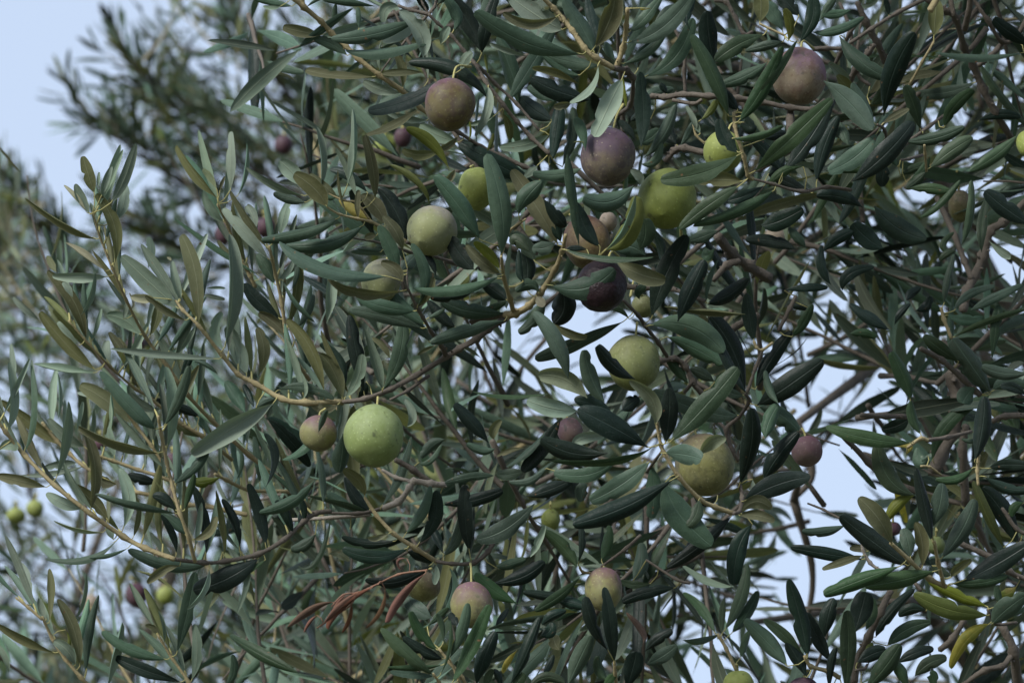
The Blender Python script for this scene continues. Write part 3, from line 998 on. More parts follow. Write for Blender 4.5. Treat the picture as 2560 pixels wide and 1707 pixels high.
S 14 12 0 20 b J1680,552 1830,530 1990,490
S 9 10 -5 0 t J1550,600 1640,540 1690,552
S 9 8 -5 -5 t J2040,650 2030,760 2035,860
S 26 30 90 100 b J1950,450 1930,620 1950,1000
S 50 62 110 120 b J1730,760 1850,500 1900,300 1860,80
S 18 20 60 60 b J2130,420 2220,385 2380,380
S 18 18 40 60 b J1230,378 1400,385 1540,390
S 20 24 60 80 b J1100,520 1280,700 1420,850
S 6 6 -5 0 t J1640,730 1700,735 1780,790
S 14 14 60 60 b J2200,1020 2300,1160 2380,1200
J1570,570 1280,540 985,455 118 n -4
J1640,510 1590,400 1575,280 88 n
J1570,280 1530,130 1440,-60 138 n -3
J1600,930 1420,810 1340,580 158 n -4
J1600,930 1480,990 1400,1110 100 v
J2010,700 2060,480 2080,250 148 d -5
J1720,690 1830,430 2110,240 108 n -10
J2000,740 1880,820 1740,820 78 n
J2110,745 2230,720 2400,730 88 d
J2080,800 2230,880 2400,890 98 d
J2210,1290 2090,1060 2000,830 80 v
J2310,1270 2200,1040 2060,880 168 d 4
J2050,540 1990,560 1920,540 40 m
J1690,660 1640,700 1620,600 120 m 10
J1560,400 1480,450 1370,480 110 d 10
J1890,230 1770,300 1640,350 60 m 8
J1540,650 1560,590 1450,590 50 y 15
J1450,860 1500,990 1540,1120 60 y 10
J2351,980 2290,1010 2270,1080 80 n
@hanging_arc_branch|long brown branch arcing along the lower left, narrow leaves standing up from it|-25|p
S 8 13 -25 -20 t B-25,300 40,390 170,550 380,760 620,950 850,1110 1000,1190 1200,1265
S 13 17 -20 10 b B1200,1265 1400,1290 1550,1280 1780,1230 1960,1130 2100,1000 2180,950 2280,935
S 7 10 -35 -20 t B1090,280 1110,400 1150,600 1190,770 1240,950 1300,1120 1345,1285
B1070,370 920,240 690,-28 110 m -4
B1130,350 1240,150 1304,-66 92 m -4
B1150,500 1185,250 1140,-60 95 g 3
B1090,535 800,460 540,350 88 o
B1200,750 1320,650 1430,520 88 m
B1215,950 930,920 655,820 58 m
B1215,930 1130,860 1050,835 105 d 5
B1280,1100 1220,1030 1110,950 90 m 5
B170,520 220,260 210,-80 52 m
B50,380 95,180 60,-90 72 g
B390,700 450,430 470,180 60 g
B400,300 408,150 395,-20 25 g
B320,770 150,730 -30,690 90 o
B625,920 655,650 590,400 85 o -3
B740,990 650,880 510,760 115 o 8
B560,920 430,880 320,810 90 g 8
B850,1050 890,850 820,640 108 g
B800,1140 590,1250 310,1260 50 m
B880,1190 750,1230 615,1255 26 m
B710,1080 540,1060 370,1000 26 q
B750,1000 750,910 745,810 35 q
B920,1110 950,1000 960,880 40 o
B1240,1310 1120,1350 1015,1430 78 o
B1420,1310 1150,1310 880,1200 110 m 5
B1780,1260 1560,1400 1330,1480 180 d
B1440,1330 1400,1480 1290,1610 34 g -4
B1690,1290 1715,1420 1640,1630 45 g
B1330,1130 1440,1080 1490,970 70 o
B1830,1170 1790,960 1710,745 95 d
B1650,1190 1620,1020 1530,850 75 d
B1540,1250 1555,1060 1490,790 55 o
B1420,1240 1400,1000 1330,760 95 d 5
B1215,1230 1190,1100 1110,960 58 d
B2020,1090 1970,960 1900,860 80 d
B2090,1020 2090,920 2060,840 60 d
B1270,930 1310,800 1340,680 62 n
B1140,700 1130,640 1110,570 30 g -3
B1830,770 1890,560 1820,400 60 d 10
B1690,260 1620,130 1550,40 110 m 15
B1750,220 1710,130 1680,60 60 d 15
B760,400 780,250 765,130 30 g
B530,380 550,280 570,180 32 g
B-20,520 60,480 110,520 90 g
B780,1130 760,1080 740,1030 60 g 5
B1520,700 1390,740 1330,700 90 v 10
B1860,150 1830,190 1760,240 120 m 14
B1830,1270 1700,1350 1600,1400 50 n
@back_left_twigs|soft-focus pale twigs crossing behind the lower-left branch|140|p
S 9 10 110 120 t B650,550 780,590 950,650 1080,690 1250,760 1400,850
S 9 9 120 120 t B290,325 390,450 480,540 570,620 700,700
S 11 13 130 120 t B920,800 1150,850 1300,890 1420,900 1700,960
S 8 8 110 120 t B790,160 940,350 1040,480 1130,620
S 9 10 110 140 t B1480,680 1560,720 1720,790 1990,800
B410,480 220,340 0,170 115 o
B580,490 450,420 330,300 100 g
B580,625 370,690 140,690 40 g
B800,750 720,740 690,690 110 o
B530,600 430,610 300,640 70 g
B1090,730 980,720 880,680 100 d
B1000,650 1010,560 990,430 25 g
B640,460 640,340 650,230 30 g
B790,560 760,440 720,270 80 g
B900,170 820,170 530,120 60 g
B960,180 910,130 890,60 70 g
B850,600 870,550 860,520 30 g
B1510,650 1530,500 1520,230 30 g
B1790,740 1780,600 1750,420 70 m
B2010,730 1990,620 1950,540 70 m
B2120,630 2060,450 1850,290 110 d
B1630,720 1660,600 1650,480 30 m
@bottom_left_shoots|pale-tipped shoots rising from the bottom left corner|40|p
S 7 10 30 40 t M290,1110 360,1260 450,1400 560,1530 640,1620
S 6 10 30 40 t M1085,1230 1190,1400 1300,1560 1340,1640
S 6 7 30 30 t M110,980 200,1050 290,1130
M380,1360 180,1270 -20,1160 70 o
M550,1450 510,1200 395,990 100 o
M520,1440 460,1340 370,1280 95 g
M520,1130 575,980 590,810 35 g
M320,1130 290,1060 270,980 60 g
M340,1150 360,950 340,780 62 o
M1150,1405 910,1340 700,1210 98 m
M1250,1560 1000,1480 795,1390 108 d
M1320,1550 1360,1350 1335,1160 88 g
M1130,1290 1125,1180 1090,1070 24 g
M740,1600 790,1350 840,1150 50 g
M1540,1600 1610,1500 1600,1370 70 m
M1100,1250 1060,1190 1000,1170 50 o
M1215,1370 1290,1080 1345,800 118 m -4
M2060,1500 1790,1370 1580,1240 110 n 60
M220,960 180,850 140,750 100 g 50
M450,1200 480,1280 450,1360 30 v
M60,1500 40,1400 -20,1300 50 g
@bottom_centre_shoots|upright narrow leaves at the bottom edge before the brownish purple-topped olive|-35|p
S 7 10 -40 -30 t L670,1330 740,1420 830,1530 870,1620
S 6 8 -40 -35 t L630,1500 670,1560 690,1620
S 6 9 -40 -35 t L740,1400 790,1500 830,1620
L630,1510 470,1380 270,1185 108 n
L760,1568 880,1340 1020,1025 108 n -10
L740,1400 830,1220 870,1015 95 m -6
L660,1340 550,1230 475,1075 90 n
L700,1400 570,1350 420,1250 100 d 5
L680,1510 735,1330 745,1130 24 n -4
L700,1290 690,1170 655,1090 50 n
L700,1440 500,1480 315,1460 48 n
L640,1520 480,1510 335,1490 48 m
L930,1580 980,1400 1060,1210 130 d -4
L980,1600 1010,1530 1040,1470 62 n -6
L800,1170 770,1130 750,1080 70 d 5
L620,1120 520,1060 435,975 125 m 20
L1060,1170 1110,1110 1150,1050 50 d 20
L1100,1620 1080,1520 1040,1480 60 d
L590,1180 680,1100 740,1050 60 n 20
L1300,1200 1190,1190 1080,1190 40 g 30
@bottom_middle_shoots|dark upright leaves at the bottom edge standing before the green olive with purple cheek|-15|p
S 7 9 -20 -10 t L1880,1420 1885,1500 1900,1620
S 10 12 10 20 b L1790,765 1960,640 2060,550
S 6 7 0 5 t L1640,770 1660,800 1715,812
S 9 10 40 40 b L2100,720 2300,850 2400,880
L1880,1420 1850,1150 1810,905 108 d -14
L1840,1350 1730,1160 1680,970 108 d -12
L2300,910 2110,940 1930,1010 105 d 10
L1700,1050 1600,1020 1500,1000 100 d 10
L1160,1580 1270,1370 1370,1110 108 d
L1380,1170 1450,1110 1550,1070 90 d
L1560,1580 1640,1400 1720,1240 145 m
L1960,1620 2010,1450 2030,1350 150 d -5
L2090,1350 2180,1260 2280,1200 98 d
L2100,1440 2200,1390 2310,1310 108 m -3
L1280,1620 1400,1530 1540,1568 90 n
L1170,1610 1220,1550 1260,1500 92 n
L1800,1600 1850,1540 1890,1500 62 n -4
L1210,1340 1140,1430 1110,1500 50 y 30
L1390,1510 1430,1450 1460,1370 60 d 10
L1630,740 1660,600 1640,480 62 d
L1790,720 1830,600 1840,480 90 n 4
L1300,700 1350,600 1400,480 62 g
L1370,1240 1430,1210 1440,1150 110 d 8
L2130,880 2010,890 1920,860 60 n 10
L2010,860 2060,750 2060,600 120 m 25
L1830,1550 1780,1480 1770,1380 90 n 5
L1500,1340 1470,1290 1460,1240 100 o 40
L2080,1290 2060,1200 1960,1080 70 r 40
@bottom_right_shoots|fan of long dark leaves at the bottom right, beside a grey-brown stem|-10|p
S 9 12 -20 -10 t K840,1380 880,1450 1000,1485 1080,1530
S 8 9 60 60 t K240,1230 300,1330 370,1480
S 10 10 -10 0 b K1190,1480 1250,1470 1270,1440
K860,1390 810,1130 730,850 148 d -4
K1020,1420 930,1260 850,1080 105 d
K830,1380 700,1240 555,1130 88 n 5
K720,1450 590,1290 425,1130 145 m -3
K850,1530 790,1400 715,1280 118 d -4
K1120,1620 1140,1320 1130,1065 128 n -8
K1010,1620 1020,1460 1060,1320 72 d -4
K1180,1230 1230,1060 1260,940 175 d 6
K980,1250 1000,1110 1040,980 130 d 5
K1250,1620 1390,1460 1500,1300 158 n -6
K1280,1440 1290,1360 1310,1290 80 v
K1600,1520 1700,1430 1820,1390 110 n
K1560,1620 1510,1500 1460,1420 100 n
K290,1200 400,980 445,745 108 n 60
K340,1220 450,1080 520,930 105 n 60
K220,1220 130,1060 0,950 80 n 60
K350,900 180,880 0,760 60 g 60
K270,1230 270,1100 290,980 60 n 60
K0,1270 120,1280 240,1240 60 n 60
K400,1390 430,1290 470,1200 70 n 70
K1200,1430 1300,1370 1400,1340 120 d 10
K1480,1430 1600,1360 1730,1330 90 d 12
K1260,1200 1300,1100 1310,980 90 n 15
@withered_twig|withered twig of curled rust-brown dead leaves hanging at lower left of centre|-20|p
S 5 7 -20 -15 r E520,1420 600,1340 700,1325 800,1285 980,1200 1180,1170
S 4 5 -20 -20 r E700,1325 640,1420 420,1568
S 4 5 -15 -18 r E890,1300 860,1250 840,1270
E540,1390 370,1425 215,1560 40 r -3
E800,1290 600,1440 500,1580 62 r -5
E700,1330 570,1400 470,1530 27 r
E890,1300 850,1440 750,1570 28 r
E1170,1190 980,1350 890,1530 62 r -6
E420,1480 370,1530 330,1600 34 r 4
E660,1400 640,1500 590,1600 40 r 5
E1040,1090 980,1110 1000,1170 30 r 5
E620,1340 560,1390 520,1460 27 r 3
"""
THINGS = build_branches(DATA)

# ------------------------------------------------------------------ olives
def olive_mat(name, low, high, mott, hi_pos=0.55, soft=0.25, bloom=0.35, speck=0.45, wrinkle=0.0, rough=0.58, mott_amt=0.6):
    low, high, mott = (tuple(c * 0.68 for c in q) for q in (low, high, mott))
    g = NG(name); tc = g.n("ShaderNodeTexCoord"); oi = g.n("ShaderNodeObjectInfo")
    off = g.n("ShaderNodeVectorMath", operation='ADD'); g.l(tc.outputs["Object"], off.inputs[0])
    cmb = g.n("ShaderNodeCombineXYZ"); g.l(oi.outputs["Random"], cmb.inputs[0]); g.l(g.math('MULTIPLY', oi.outputs["Random"], 3.1), cmb.inputs[1])
    g.l(cmb.outputs[0], off.inputs[1]); V = off.outputs[0]
    sep = g.n("ShaderNodeSeparateXYZ"); g.l(tc.outputs["Generated"], sep.inputs[0])
    n1 = g.noise(V, 75, 4, 0.6, 0.6); n2 = g.noise(V, 420, 4, 0.65); n3 = g.noise(V, 1500, 2, 0.6)
    h = g.math('ADD', sep.outputs[2], g.math('MULTIPLY', g.math('SUBTRACT', n1, 0.5), 1.1))
    h = g.math('ADD', h, g.math('MULTIPLY', g.math('SUBTRACT', sep.outputs[0], 0.5), 0.35))
    f = g.math('DIVIDE', g.math('SUBTRACT', h, hi_pos - soft), 2 * soft, clamp=True)
    c = g.mix(f, low, high)
    c = g.mix(g.math('MULTIPLY', g.math('MULTIPLY', g.math('SUBTRACT', g.math('ADD', g.math('MULTIPLY', n2, 0.5), g.math('MULTIPLY', g.noise(V, 140, 5, 0.7, 1.2), 0.5)), 0.47), 8.0, clamp=True), mott_amt), c, mott)
    vo = g.n("ShaderNodeTexVoronoi"); vo.inputs["Scale"].default_value = 520; g.l(V, vo.inputs["Vector"])
    sp = g.math('MULTIPLY', g.math('SUBTRACT', 0.24, vo.outputs["Distance"]), 7.0, clamp=True)
    c = g.mix(g.math('MULTIPLY', sp, speck), c, tuple(min(1, x * 1.6 + 0.05) for x in low))
    sc = g.noise(V, 260, 2, 0.5)
    c = g.mix(g.math('MULTIPLY', g.math('SUBTRACT', sc, 0.64), 9.0, clamp=True), c, tuple(x * 0.42 for x in low))
    big = g.noise(V, 48, 3, 0.55, 0.8)
    c = g.mix(g.math('MULTIPLY', g.math('SUBTRACT', big, 0.5), 3.0, clamp=True), c, g.mix(1.0, c, (0.62, 0.60, 0.50), 'MULTIPLY'))
    lw = g.n("ShaderNodeTexNoise"); lw.inputs["Scale"].default_value = 130; g.l(V, lw.inputs["Vector"])
    c = g.mix(g.math('MULTIPLY', g.math('SUBTRACT', lw.outputs[0], 0.35, clamp=True), bloom * 1.1), c, (0.24, 0.25, 0.26))
    g.l(c, g.p.inputs["Base Color"]); g.p.inputs["Roughness"].default_value = rough
    g.p.inputs["Specular IOR Level"].default_value = 0.22
    g.p.inputs["Subsurface Weight"].default_value = 0.08; g.p.inputs["Subsurface Radius"].default_value = (0.003, 0.003, 0.001)
    g.p.inputs["Coat Weight"].default_value = 0.0
    hh = g.math('ADD', g.math('MULTIPLY', n3, 0.3), g.math('MULTIPLY', n2, 0.5 + wrinkle * 3))
    g.bump(g.math('ADD', hh, g.math('MULTIPLY', n1, wrinkle * 6)), 0.25 + wrinkle, 0.0008)
    return g.m
OM = dict(
    green=olive_mat("olive_skin_green", (0.26, 0.33, 0.115), (0.31, 0.38, 0.17), (0.19, 0.25, 0.065), bloom=0.12, mott_amt=0.4),
    lime=olive_mat("olive_skin_lime", (0.29, 0.34, 0.08), (0.33, 0.38, 0.11), (0.20, 0.25, 0.05), bloom=0.18, mott_amt=0.5),
    ochre=olive_mat("olive_skin_ochre", (0.245, 0.24, 0.09), (0.20, 0.155, 0.10), (0.12, 0.11, 0.04), bloom=0.25, mott_amt=0.6),
    blush=olive_mat("olive_skin_blush", (0.30, 0.32, 0.15), (0.35, 0.30, 0.29), (0.24, 0.26, 0.10), 0.7, 0.3, bloom=0.4, mott_amt=0.35),
    half=olive_mat("olive_skin_half", (0.27, 0.26, 0.10), (0.22, 0.12, 0.14), (0.17, 0.13, 0.075), 0.66, 0.24, bloom=0.3),
    dull=olive_mat("olive_skin_dull", (0.20, 0.225, 0.075), (0.21, 0.22, 0.10), (0.14, 0.155, 0.045), bloom=0.25, mott_amt=0.6),
    purple=olive_mat("olive_skin_purple", (0.15, 0.12, 0.045), (0.17, 0.085, 0.115), (0.09, 0.05, 0.04), 0.55, 0.18, bloom=0.3, mott_amt=0.7),
    violet=olive_mat("olive_skin_violet", (0.20, 0.16, 0.11), (0.135, 0.085, 0.12), (0.08, 0.05, 0.07), 0.5, 0.2, bloom=0.38, speck=0.7, mott_amt=0.6),
    mottled=olive_mat("olive_skin_mottled", (0.25, 0.195, 0.12), (0.26, 0.15, 0.20), (0.16, 0.09, 0.055), 0.55, 0.14, bloom=0.4, mott_amt=0.75),
    brown=olive_mat("olive_skin_brown", (0.24, 0.19, 0.085), (0.19, 0.09, 0.08), (0.13, 0.075, 0.04), 0.5, 0.3, bloom=0.25, mott_amt=0.7),
    black=olive_mat("olive_skin_black", (0.030, 0.015, 0.019), (0.022, 0.010, 0.014), (0.012, 0.006, 0.008), bloom=0.03, speck=0.05, wrinkle=0.3, rough=0.4),
    dusk=olive_mat("olive_skin_dark_purple", (0.12, 0.06, 0.075), (0.09, 0.04, 0.06), (0.06, 0.03, 0.04), bloom=0.2),
    rosy=olive_mat("olive_skin_rosy", (0.24, 0.17, 0.14), (0.20, 0.10, 0.125), (0.17, 0.09, 0.09), 0.5, 0.3, bloom=0.3),
    buff=olive_mat("olive_skin_buff", (0.38, 0.31, 0.22), (0.42, 0.34, 0.27), (0.26, 0.20, 0.13), bloom=0.3),
)
# tile x y rx ry depth tilt skin | label | stalk end
OLIVES = '''
C 1335 722 176 190 -40 -6 purple|purple and olive-green olive on a curved yellow stalk, upper left of centre|C1480,462,-15
F 745 1082 190 205 -24 8 violet|violet olive with pale specks whose top is covered by a grey leaf|F850,720,-10
F 2062 530 188 212 0 -5 mottled|large mauve and ochre streaked olive at upper right above the grey bough|I900,335,28
F 1150 1372 205 228 -14 4 lime|big yellow-green olive under a long leaf, right of the violet olive|G1250,400,25
F 1538 1045 138 150 6 0 lime|half-hidden green olive behind the dark leaf spray|F1680,850,20
C 1520 1300 125 150 62 0 lime|green olive half hidden by long leaves, just above the pale blushed olive|C1480,1150,60
D 1212 212 174 180 -18 6 blush|pale green olive with faint mauve bloom, left of centre|D1370,400,-5
D 862 560 135 165 -12 0 blush|cream-sided olive tucked behind leaf stems at centre left|D960,420,0
G 600 432 165 195 -2 0 brown|brown and rosy olive just above the wrinkled black olive|G480,240,10
G 700 732 172 196 -26 0 black|wrinkled black olive crossed by one grey-green leaf|G870,590,5
G 920 1262 182 202 -22 6 dull|dull green olive hanging under the kinked branch, a dark leaf across its lower left|G945,985,-5
E 812 248 207 222 -28 6 green|largest bright green olive, hanging in the open at lower left of centre|D840,1360,-10
E 430 230 130 126 -20 -10 half|small green and pink olive just left of the biggest green olive|E480,60,-15
H 1410 722 205 222 -10 -16 ochre|large khaki olive in the dark rosette, a cut pale leaf over it|H1330,470,5
H 482 492 88 100 25 0 rosy|small rosy olive peeping out left of the dark rosette|H430,380,30
H 2115 628 108 108 70 0 rosy|dusky pink olive standing alone against the bright sky gap|H2080,470,75
L 895 1032 147 168 -20 0 half|brownish purple-topped olive low in the middle behind upright leaves|L888,745,0
L 1805 922 132 158 4 6 half|green olive with purple cheek at the bottom, hanging from a thin grey twig|L1792,768,12
L 560 900 122 105 60 0 ochre|yellowish olive behind the withered brown leaves|L620,780,60
L 1440 445 66 80 190 0 lime|small soft-focus yellow-green olive below the centre|L1440,340,180
K 385 1592 108 115 60 0 lime|pale green olive cut by the bottom edge, right half|K370,1440,60
K 832 1632 112 108 -12 0 dusk|purple olive only just showing at the bottom edge|K860,1480,-15
I 2375 990 78 100 0 0 lime|green olive cut by the right edge of the view|I2380,850,10
I 1910 1420 82 112 150 0 ochre|soft-focus pale olive near the upper right edge|I1890,1180,140
C 190 1000 66 70 1150 0 dusk|dark purple blurred olive in the far crown at upper left|C200,880,1150
C 1012 950 62 70 560 0 dusk|blurred dark purple olive just below and left of the upper purple one|C1010,830,560
C 900 1010 85 90 600 0 lime|blurred green olive beside a blurred dark purple one|C880,880,600
A 1830 552 72 72 800 0 dusk|blurred purple olive of a close pair in the upper left, the right one|A1820,440,800
A 1545 590 62 78 850 0 dusk|blurred purple olive of a close pair in the upper left, the left one|A1560,480,850
A 940 1355 68 52 900 0 dusk|blurred purple olive behind the cream-stemmed shoot at left|A930,1260,900
M 940 960 76 84 1000 0 dusk|blurred purple olive low at lower left under the arching branch|M900,840,1000
M 625 1030 66 76 1050 0 buff|blurred buff olive left of the blurred purple one, low left|M640,920,1050
M 1140 965 62 66 1100 0 lime|blurred green olive right of the blurred purple one, low left|M1130,860,1100
B 240 920 62 62 1100 0 lime|blurred yellow-green olive at the left edge, right one of two|B250,820,1100
B 110 968 68 56 1100 0 lime|blurred yellow-green olive at the left edge, left one of two|B110,870,1100
B 690 472 46 50 700 0 dusk|tiny blurred wine-dark olive behind the left twigs|B690,390,700
B 1190 598 48 68 600 0 dusk|blurred wine-dark olive behind the upright side stem|B1190,500,600
K 1745 620 62 66 120 0 green|fresh green olive peeping between the lower right leaves|K1750,520,110
K 1450 505 56 48 130 0 dusk|mauve olive partly hidden behind the lower right spray|K1450,420,120
N 640 400 80 80 420 0 buff|blurred pinkish buff olive above the thick grey stub at right|N640,290,420
D 1880 185 88 72 330 0 rosy|blurred pink olive among leaves above the centre|D1880,80,330
G 745 290 62 72 20 0 buff|small pinkish buff olive just right of the brown rosy one|G760,190,20
G 985 870 78 82 70 0 dull|shadowed green olive hanging directly above the dull green one|G900,800,35
E 785 535 62 66 380 0 v|blurred yellow-green olive just beneath the biggest green olive|E780,430,370
'''
def olive_mesh(rx, ry, seed, wrinkle):
    rs = random.Random(seed); v = []; f = []; nu, nv = 32, 22
    for j in range(nv + 1):
        th = PI * j / nv
        for i in range(nu):
            ph = 2 * PI * i / nu
            r = math.sin(th); z = math.cos(th)
            k = 1 + 0.03 * z                     # slightly fuller at the stalk end
            if th < 0.35: z -= 0.05 * (1 - th / 0.35)   # dimple at the stalk
            if th > PI - 0.25: z -= 0.05 * (1 - (PI - th) / 0.25)   # small nipple
            p = Vector((r * k * math.cos(ph) * rx, r * k * math.sin(ph) * rx, z * ry))
            q = p.normalized()
            p *= 1 + 0.04 * noise.noise(q * 1.5 + Vector((seed, 0, 0)))
            if wrinkle: p *= 1 + 0.022 * noise.noise(q * 7 + Vector((seed, 3, 0)))
            v.append(p)
    for j in range(nv):
        for i in range(nu):
            a = j * nu + i; b = j * nu + (i + 1) % nu
            f.append((a, a + nu, b + nu, b))
    return v, f
OM['v'] = OM['lime']
CLEAR = []
for oi, line in enumerate(OLIVES.strip().split('\n')):
    spec, label, st = line.split('|')
    ti, x, y, rx, ry, z, tilt, skin = spec.split()
    x, y, rx, ry, z, tilt = map(float, (x, y, rx, ry, z, tilt))
    d = FOC + z / 1000
    px, py = src(ti, x, y); c = at(px, py, d)
    Rx, Ry = px_size(rx, d), px_size(ry, d)
    if z > 55: CLEAR.append((px, py, max(rx, ry) * TK * 1.15, d))
    V, F = olive_mesh(Rx, Ry, oi, skin == 'black')
    me = bpy.data.meshes.new("olive")
    me.from_pydata([tuple(p) for p in V], [], F); me.materials.append(OM[skin])
    me.polygons.foreach_set("use_smooth", [True] * len(F)); me.update()
    o = bpy.data.objects.new("olive", me); COL.objects.link(o); o.location = c
    # the stalk end points towards the stalk's root, half-way with straight up
    cur, qx, qy = parse(st.rsplit(',', 1)[0], 'A'); qz = float(st.rsplit(',', 1)[1])
    sx, sy = src(cur, qx, qy); e = at(sx, sy, FOC + qz / 1000)
    ax = ((e - c).normalized() + Vector((0, 0, 1.2)) + RT * math.sin(math.radians(tilt))).normalized()
    o.rotation_mode = 'QUATERNION'; q = ax.to_track_quat('Z', 'Y') @ Quaternion((0, 0, 1), oi * 1.3)
    o.rotation_quaternion = q
    tag(o, label, "olive", "olives hanging in the tree")
    top = c + ax * Ry * 0.93
    mid = top + ax * (e - top).length * 0.45
    mb = MB(); P = catmull([top, mid.lerp(e, 0.15), e], 5); r = px_size(8.5, FOC) if z < 300 else 0.0012
    inv = q.to_matrix().inverted()
    tube(mb, [inv @ (p - c) for p in P], [r * (1.35 if i == 0 else 0.9 if i < len(P) - 2 else 1.2) for i in range(len(P))], SM['s'], 8, 0.08)
    s_ = mb.build("stalk", None, (0, 0, 0)); s_.parent = o; s_.location = (0, 0, 0)

# ------------------------------------------------------------------ crowns behind
DENS = ["002344567788888877777777", "013567778888888888888877", "003677788888888888888877", "302577788888888888888776", "611355678888888888888888", "543443457888888888888888", "554444457888888888788888", "555555568876336877788888", "555555568775236777688888", "566666678888667777433888", "556666678888888777723888", "544566678888888876522788", "434456678888887665312688", "434556678888888765334788", "555666678888888876545888", "777777788888888877656777"]
def dens(px, py):
    u = px / 2560 * 24 - 0.5; v = py / 1707 * 16 - 0.5
    def D(i, j):
        i = max(0, min(23, i)); j = max(0, min(15, j)); return int(DENS[j][i])
    i, j = math.floor(u), math.floor(v); fu, fv = u - i, v - j
    return ((D(i, j) * (1 - fu) + D(i + 1, j) * fu) * (1 - fv) + (D(i, j + 1) * (1 - fu) + D(i + 1, j + 1) * fu) * fv) / 8.0

def sprig(rs, start, dirv, length, leaf_len, keep, kinds, up_bias):
    """A leafy twig: its curved axis and the blades along it in crossed pairs."""
    P = [start]; used = []; d = dirv.normalized(); st = 0.012
    for i in range(int(length / st)):
        d = (d + Vector((rs.gauss(0, 1), rs.gauss(0, 1), rs.gauss(0, 1))) * 0.06 + Vector((0, 0, up_bias))).normalized()
        P.append(P[-1] + d * st)
    out = []; side = d.orthogonal().normalized(); ang = rs.uniform(0, 6)
    for i in range(1, len(P)):
        t = (P[i] - P[i - 1]).normalized(); side = (side - t * side.dot(t)).normalized()
        ang += PI / 2 + rs.uniform(-0.3, 0.3); frac = i / len(P)
        for s in (0, PI):
            if rs.random() < 0.14: continue
            q = Quaternion(t, ang + s) @ side
            a = rs.uniform(0.5, 0.95) * (1.0 - 0.45 * frac)
            ld = (t * math.cos(a) + q * math.sin(a) + Vector((0, 0, rs.uniform(-0.12, 0.12)))).normalized()
            L = leaf_len * rs.uniform(0.6, 1.15) * (1 - 0.45 * max(0, frac - 0.7) / 0.3)
            b = P[i] + q * 0.002; tip = b + ld * L
            tn = (t - ld * t.dot(ld)).normalized()
            m = (b + tip) / 2 + tn * L * rs.uniform(-0.07, 0.09)
            cx, cy, cd = proj(m)
            if any((cx - q[0]) ** 2 + (cy - q[1]) ** 2 < q[2] ** 2 and cd < q[3] for q in CLEAR): continue
            if keep(cx, cy, cd, rs): used.append(i); out.append((b, m, tip, L * rs.uniform(0.125, 0.19), tn, rs.choice(kinds), cd))
    if used: P = P[max(0, min(used) - 1):max(used) + 1]
    return P, out

def pick_spot(rs, x0, x1, y0, y1):
    for _ in range(200):
        x, y = rs.uniform(x0, x1), rs.uniform(y0, y1)
        if rs.random() < dens(x, y) ** 1.4: return x, y
    return x, y

def crown(tree, rs, n, dr, xr, yr, leaf_len, keep, kinds, dirf, up, nseg, nk, indiv, seg_r, extra=(), spot=True):
    twigs = MB(); fol = MB(); every = []
    for k in range(n):
        x, y = pick_spot(rs, *xr, *yr) if spot else (rs.uniform(*xr), rs.uniform(*yr))
        d = rs.uniform(*dr); p = at(x, y, d)
        dv = dirf(rs, x, y); ln = rs.uniform(0.09, 0.17)
        p = p - dv.normalized() * ln * 0.5
        P, L = sprig(rs, p, dv, ln, leaf_len, keep, kinds, up)
        if len(L) < 3 or len(P) < 3: continue
        # leave out the bare ends of a twig that lost its leaves
        tw = (P, [seg_r * (1.1 - 0.9 * i / len(P)) for i in range(len(P))])
        every.append((d, tw, L))
    for p, dv, ln in extra:
        P, L = sprig(rs, p, dv, ln, leaf_len, lambda *a: True, kinds, up)
        if len(P) > 2 and len(L) > 2: every.append((9.0, (P, [seg_r * (0.8 - 0.5 * i / len(P)) for i in range(len(P))]), L))
    every.sort(key=lambda e: e[0])
    got = 0
    for ei, (d, (P, R_), L) in enumerate(every):
        own = None
        if got + len(L) <= indiv:
            mb = MB(); tube(mb, P, R_, SM['b'], 7, 0.3, nodes=True)
            own = mb.build("twig", tree, P[0]); got += len(L)
        elif ei < indiv * 0.9 and indiv:
            mb = MB(); tube(mb, P, R_, SM['b'], 6, 0.25); mb.build("twig", tree, P[0])
        else: tube(twigs, P, R_, SM['b' if rs.random() < 0.75 else 't'], 5)
        for (b, m, t, w, tn, kd, cd) in L:
            sd_ = rs.randrange(99999)
            args = dict(roll=rs.uniform(-0.9, 0.9), curl=rs.uniform(0.1, 0.35), fold=rs.uniform(0, 0.25), twist=rs.uniform(-0.5, 0.5), shape=rs.uniform(0.95, 1.2), seed=sd_, blunt=rs.uniform(0.35, 0.6))
            if own is not None:
                mb = MB(); leaf(mb, b, m, t, w, LM[kd], tn, nseg=nseg, nk=nk, **args); mb.build("leaf", own, b)
            else: leaf(fol, b, m, t, w, LM[kd], tn, nseg=nseg, nk=nk, **args)
    if fol.v: tag(fol.build("foliage", tree, fol.v[0]), kind="stuff")
    if twigs.v: tag(twigs.build("twigs", tree, twigs.v[0]), kind="stuff")
    return len(every)

def limb(tree, pts, r0, r1, mat='b', name="limb"):
    P = catmull(pts, 6); mb = MB(); n = len(P)
    tube(mb, P, [r0 + (r1 - r0) * i / (n - 1) for i in range(n)], SM[mat], 12, 0.18, 3)
    return mb.build(name, tree, P[0])

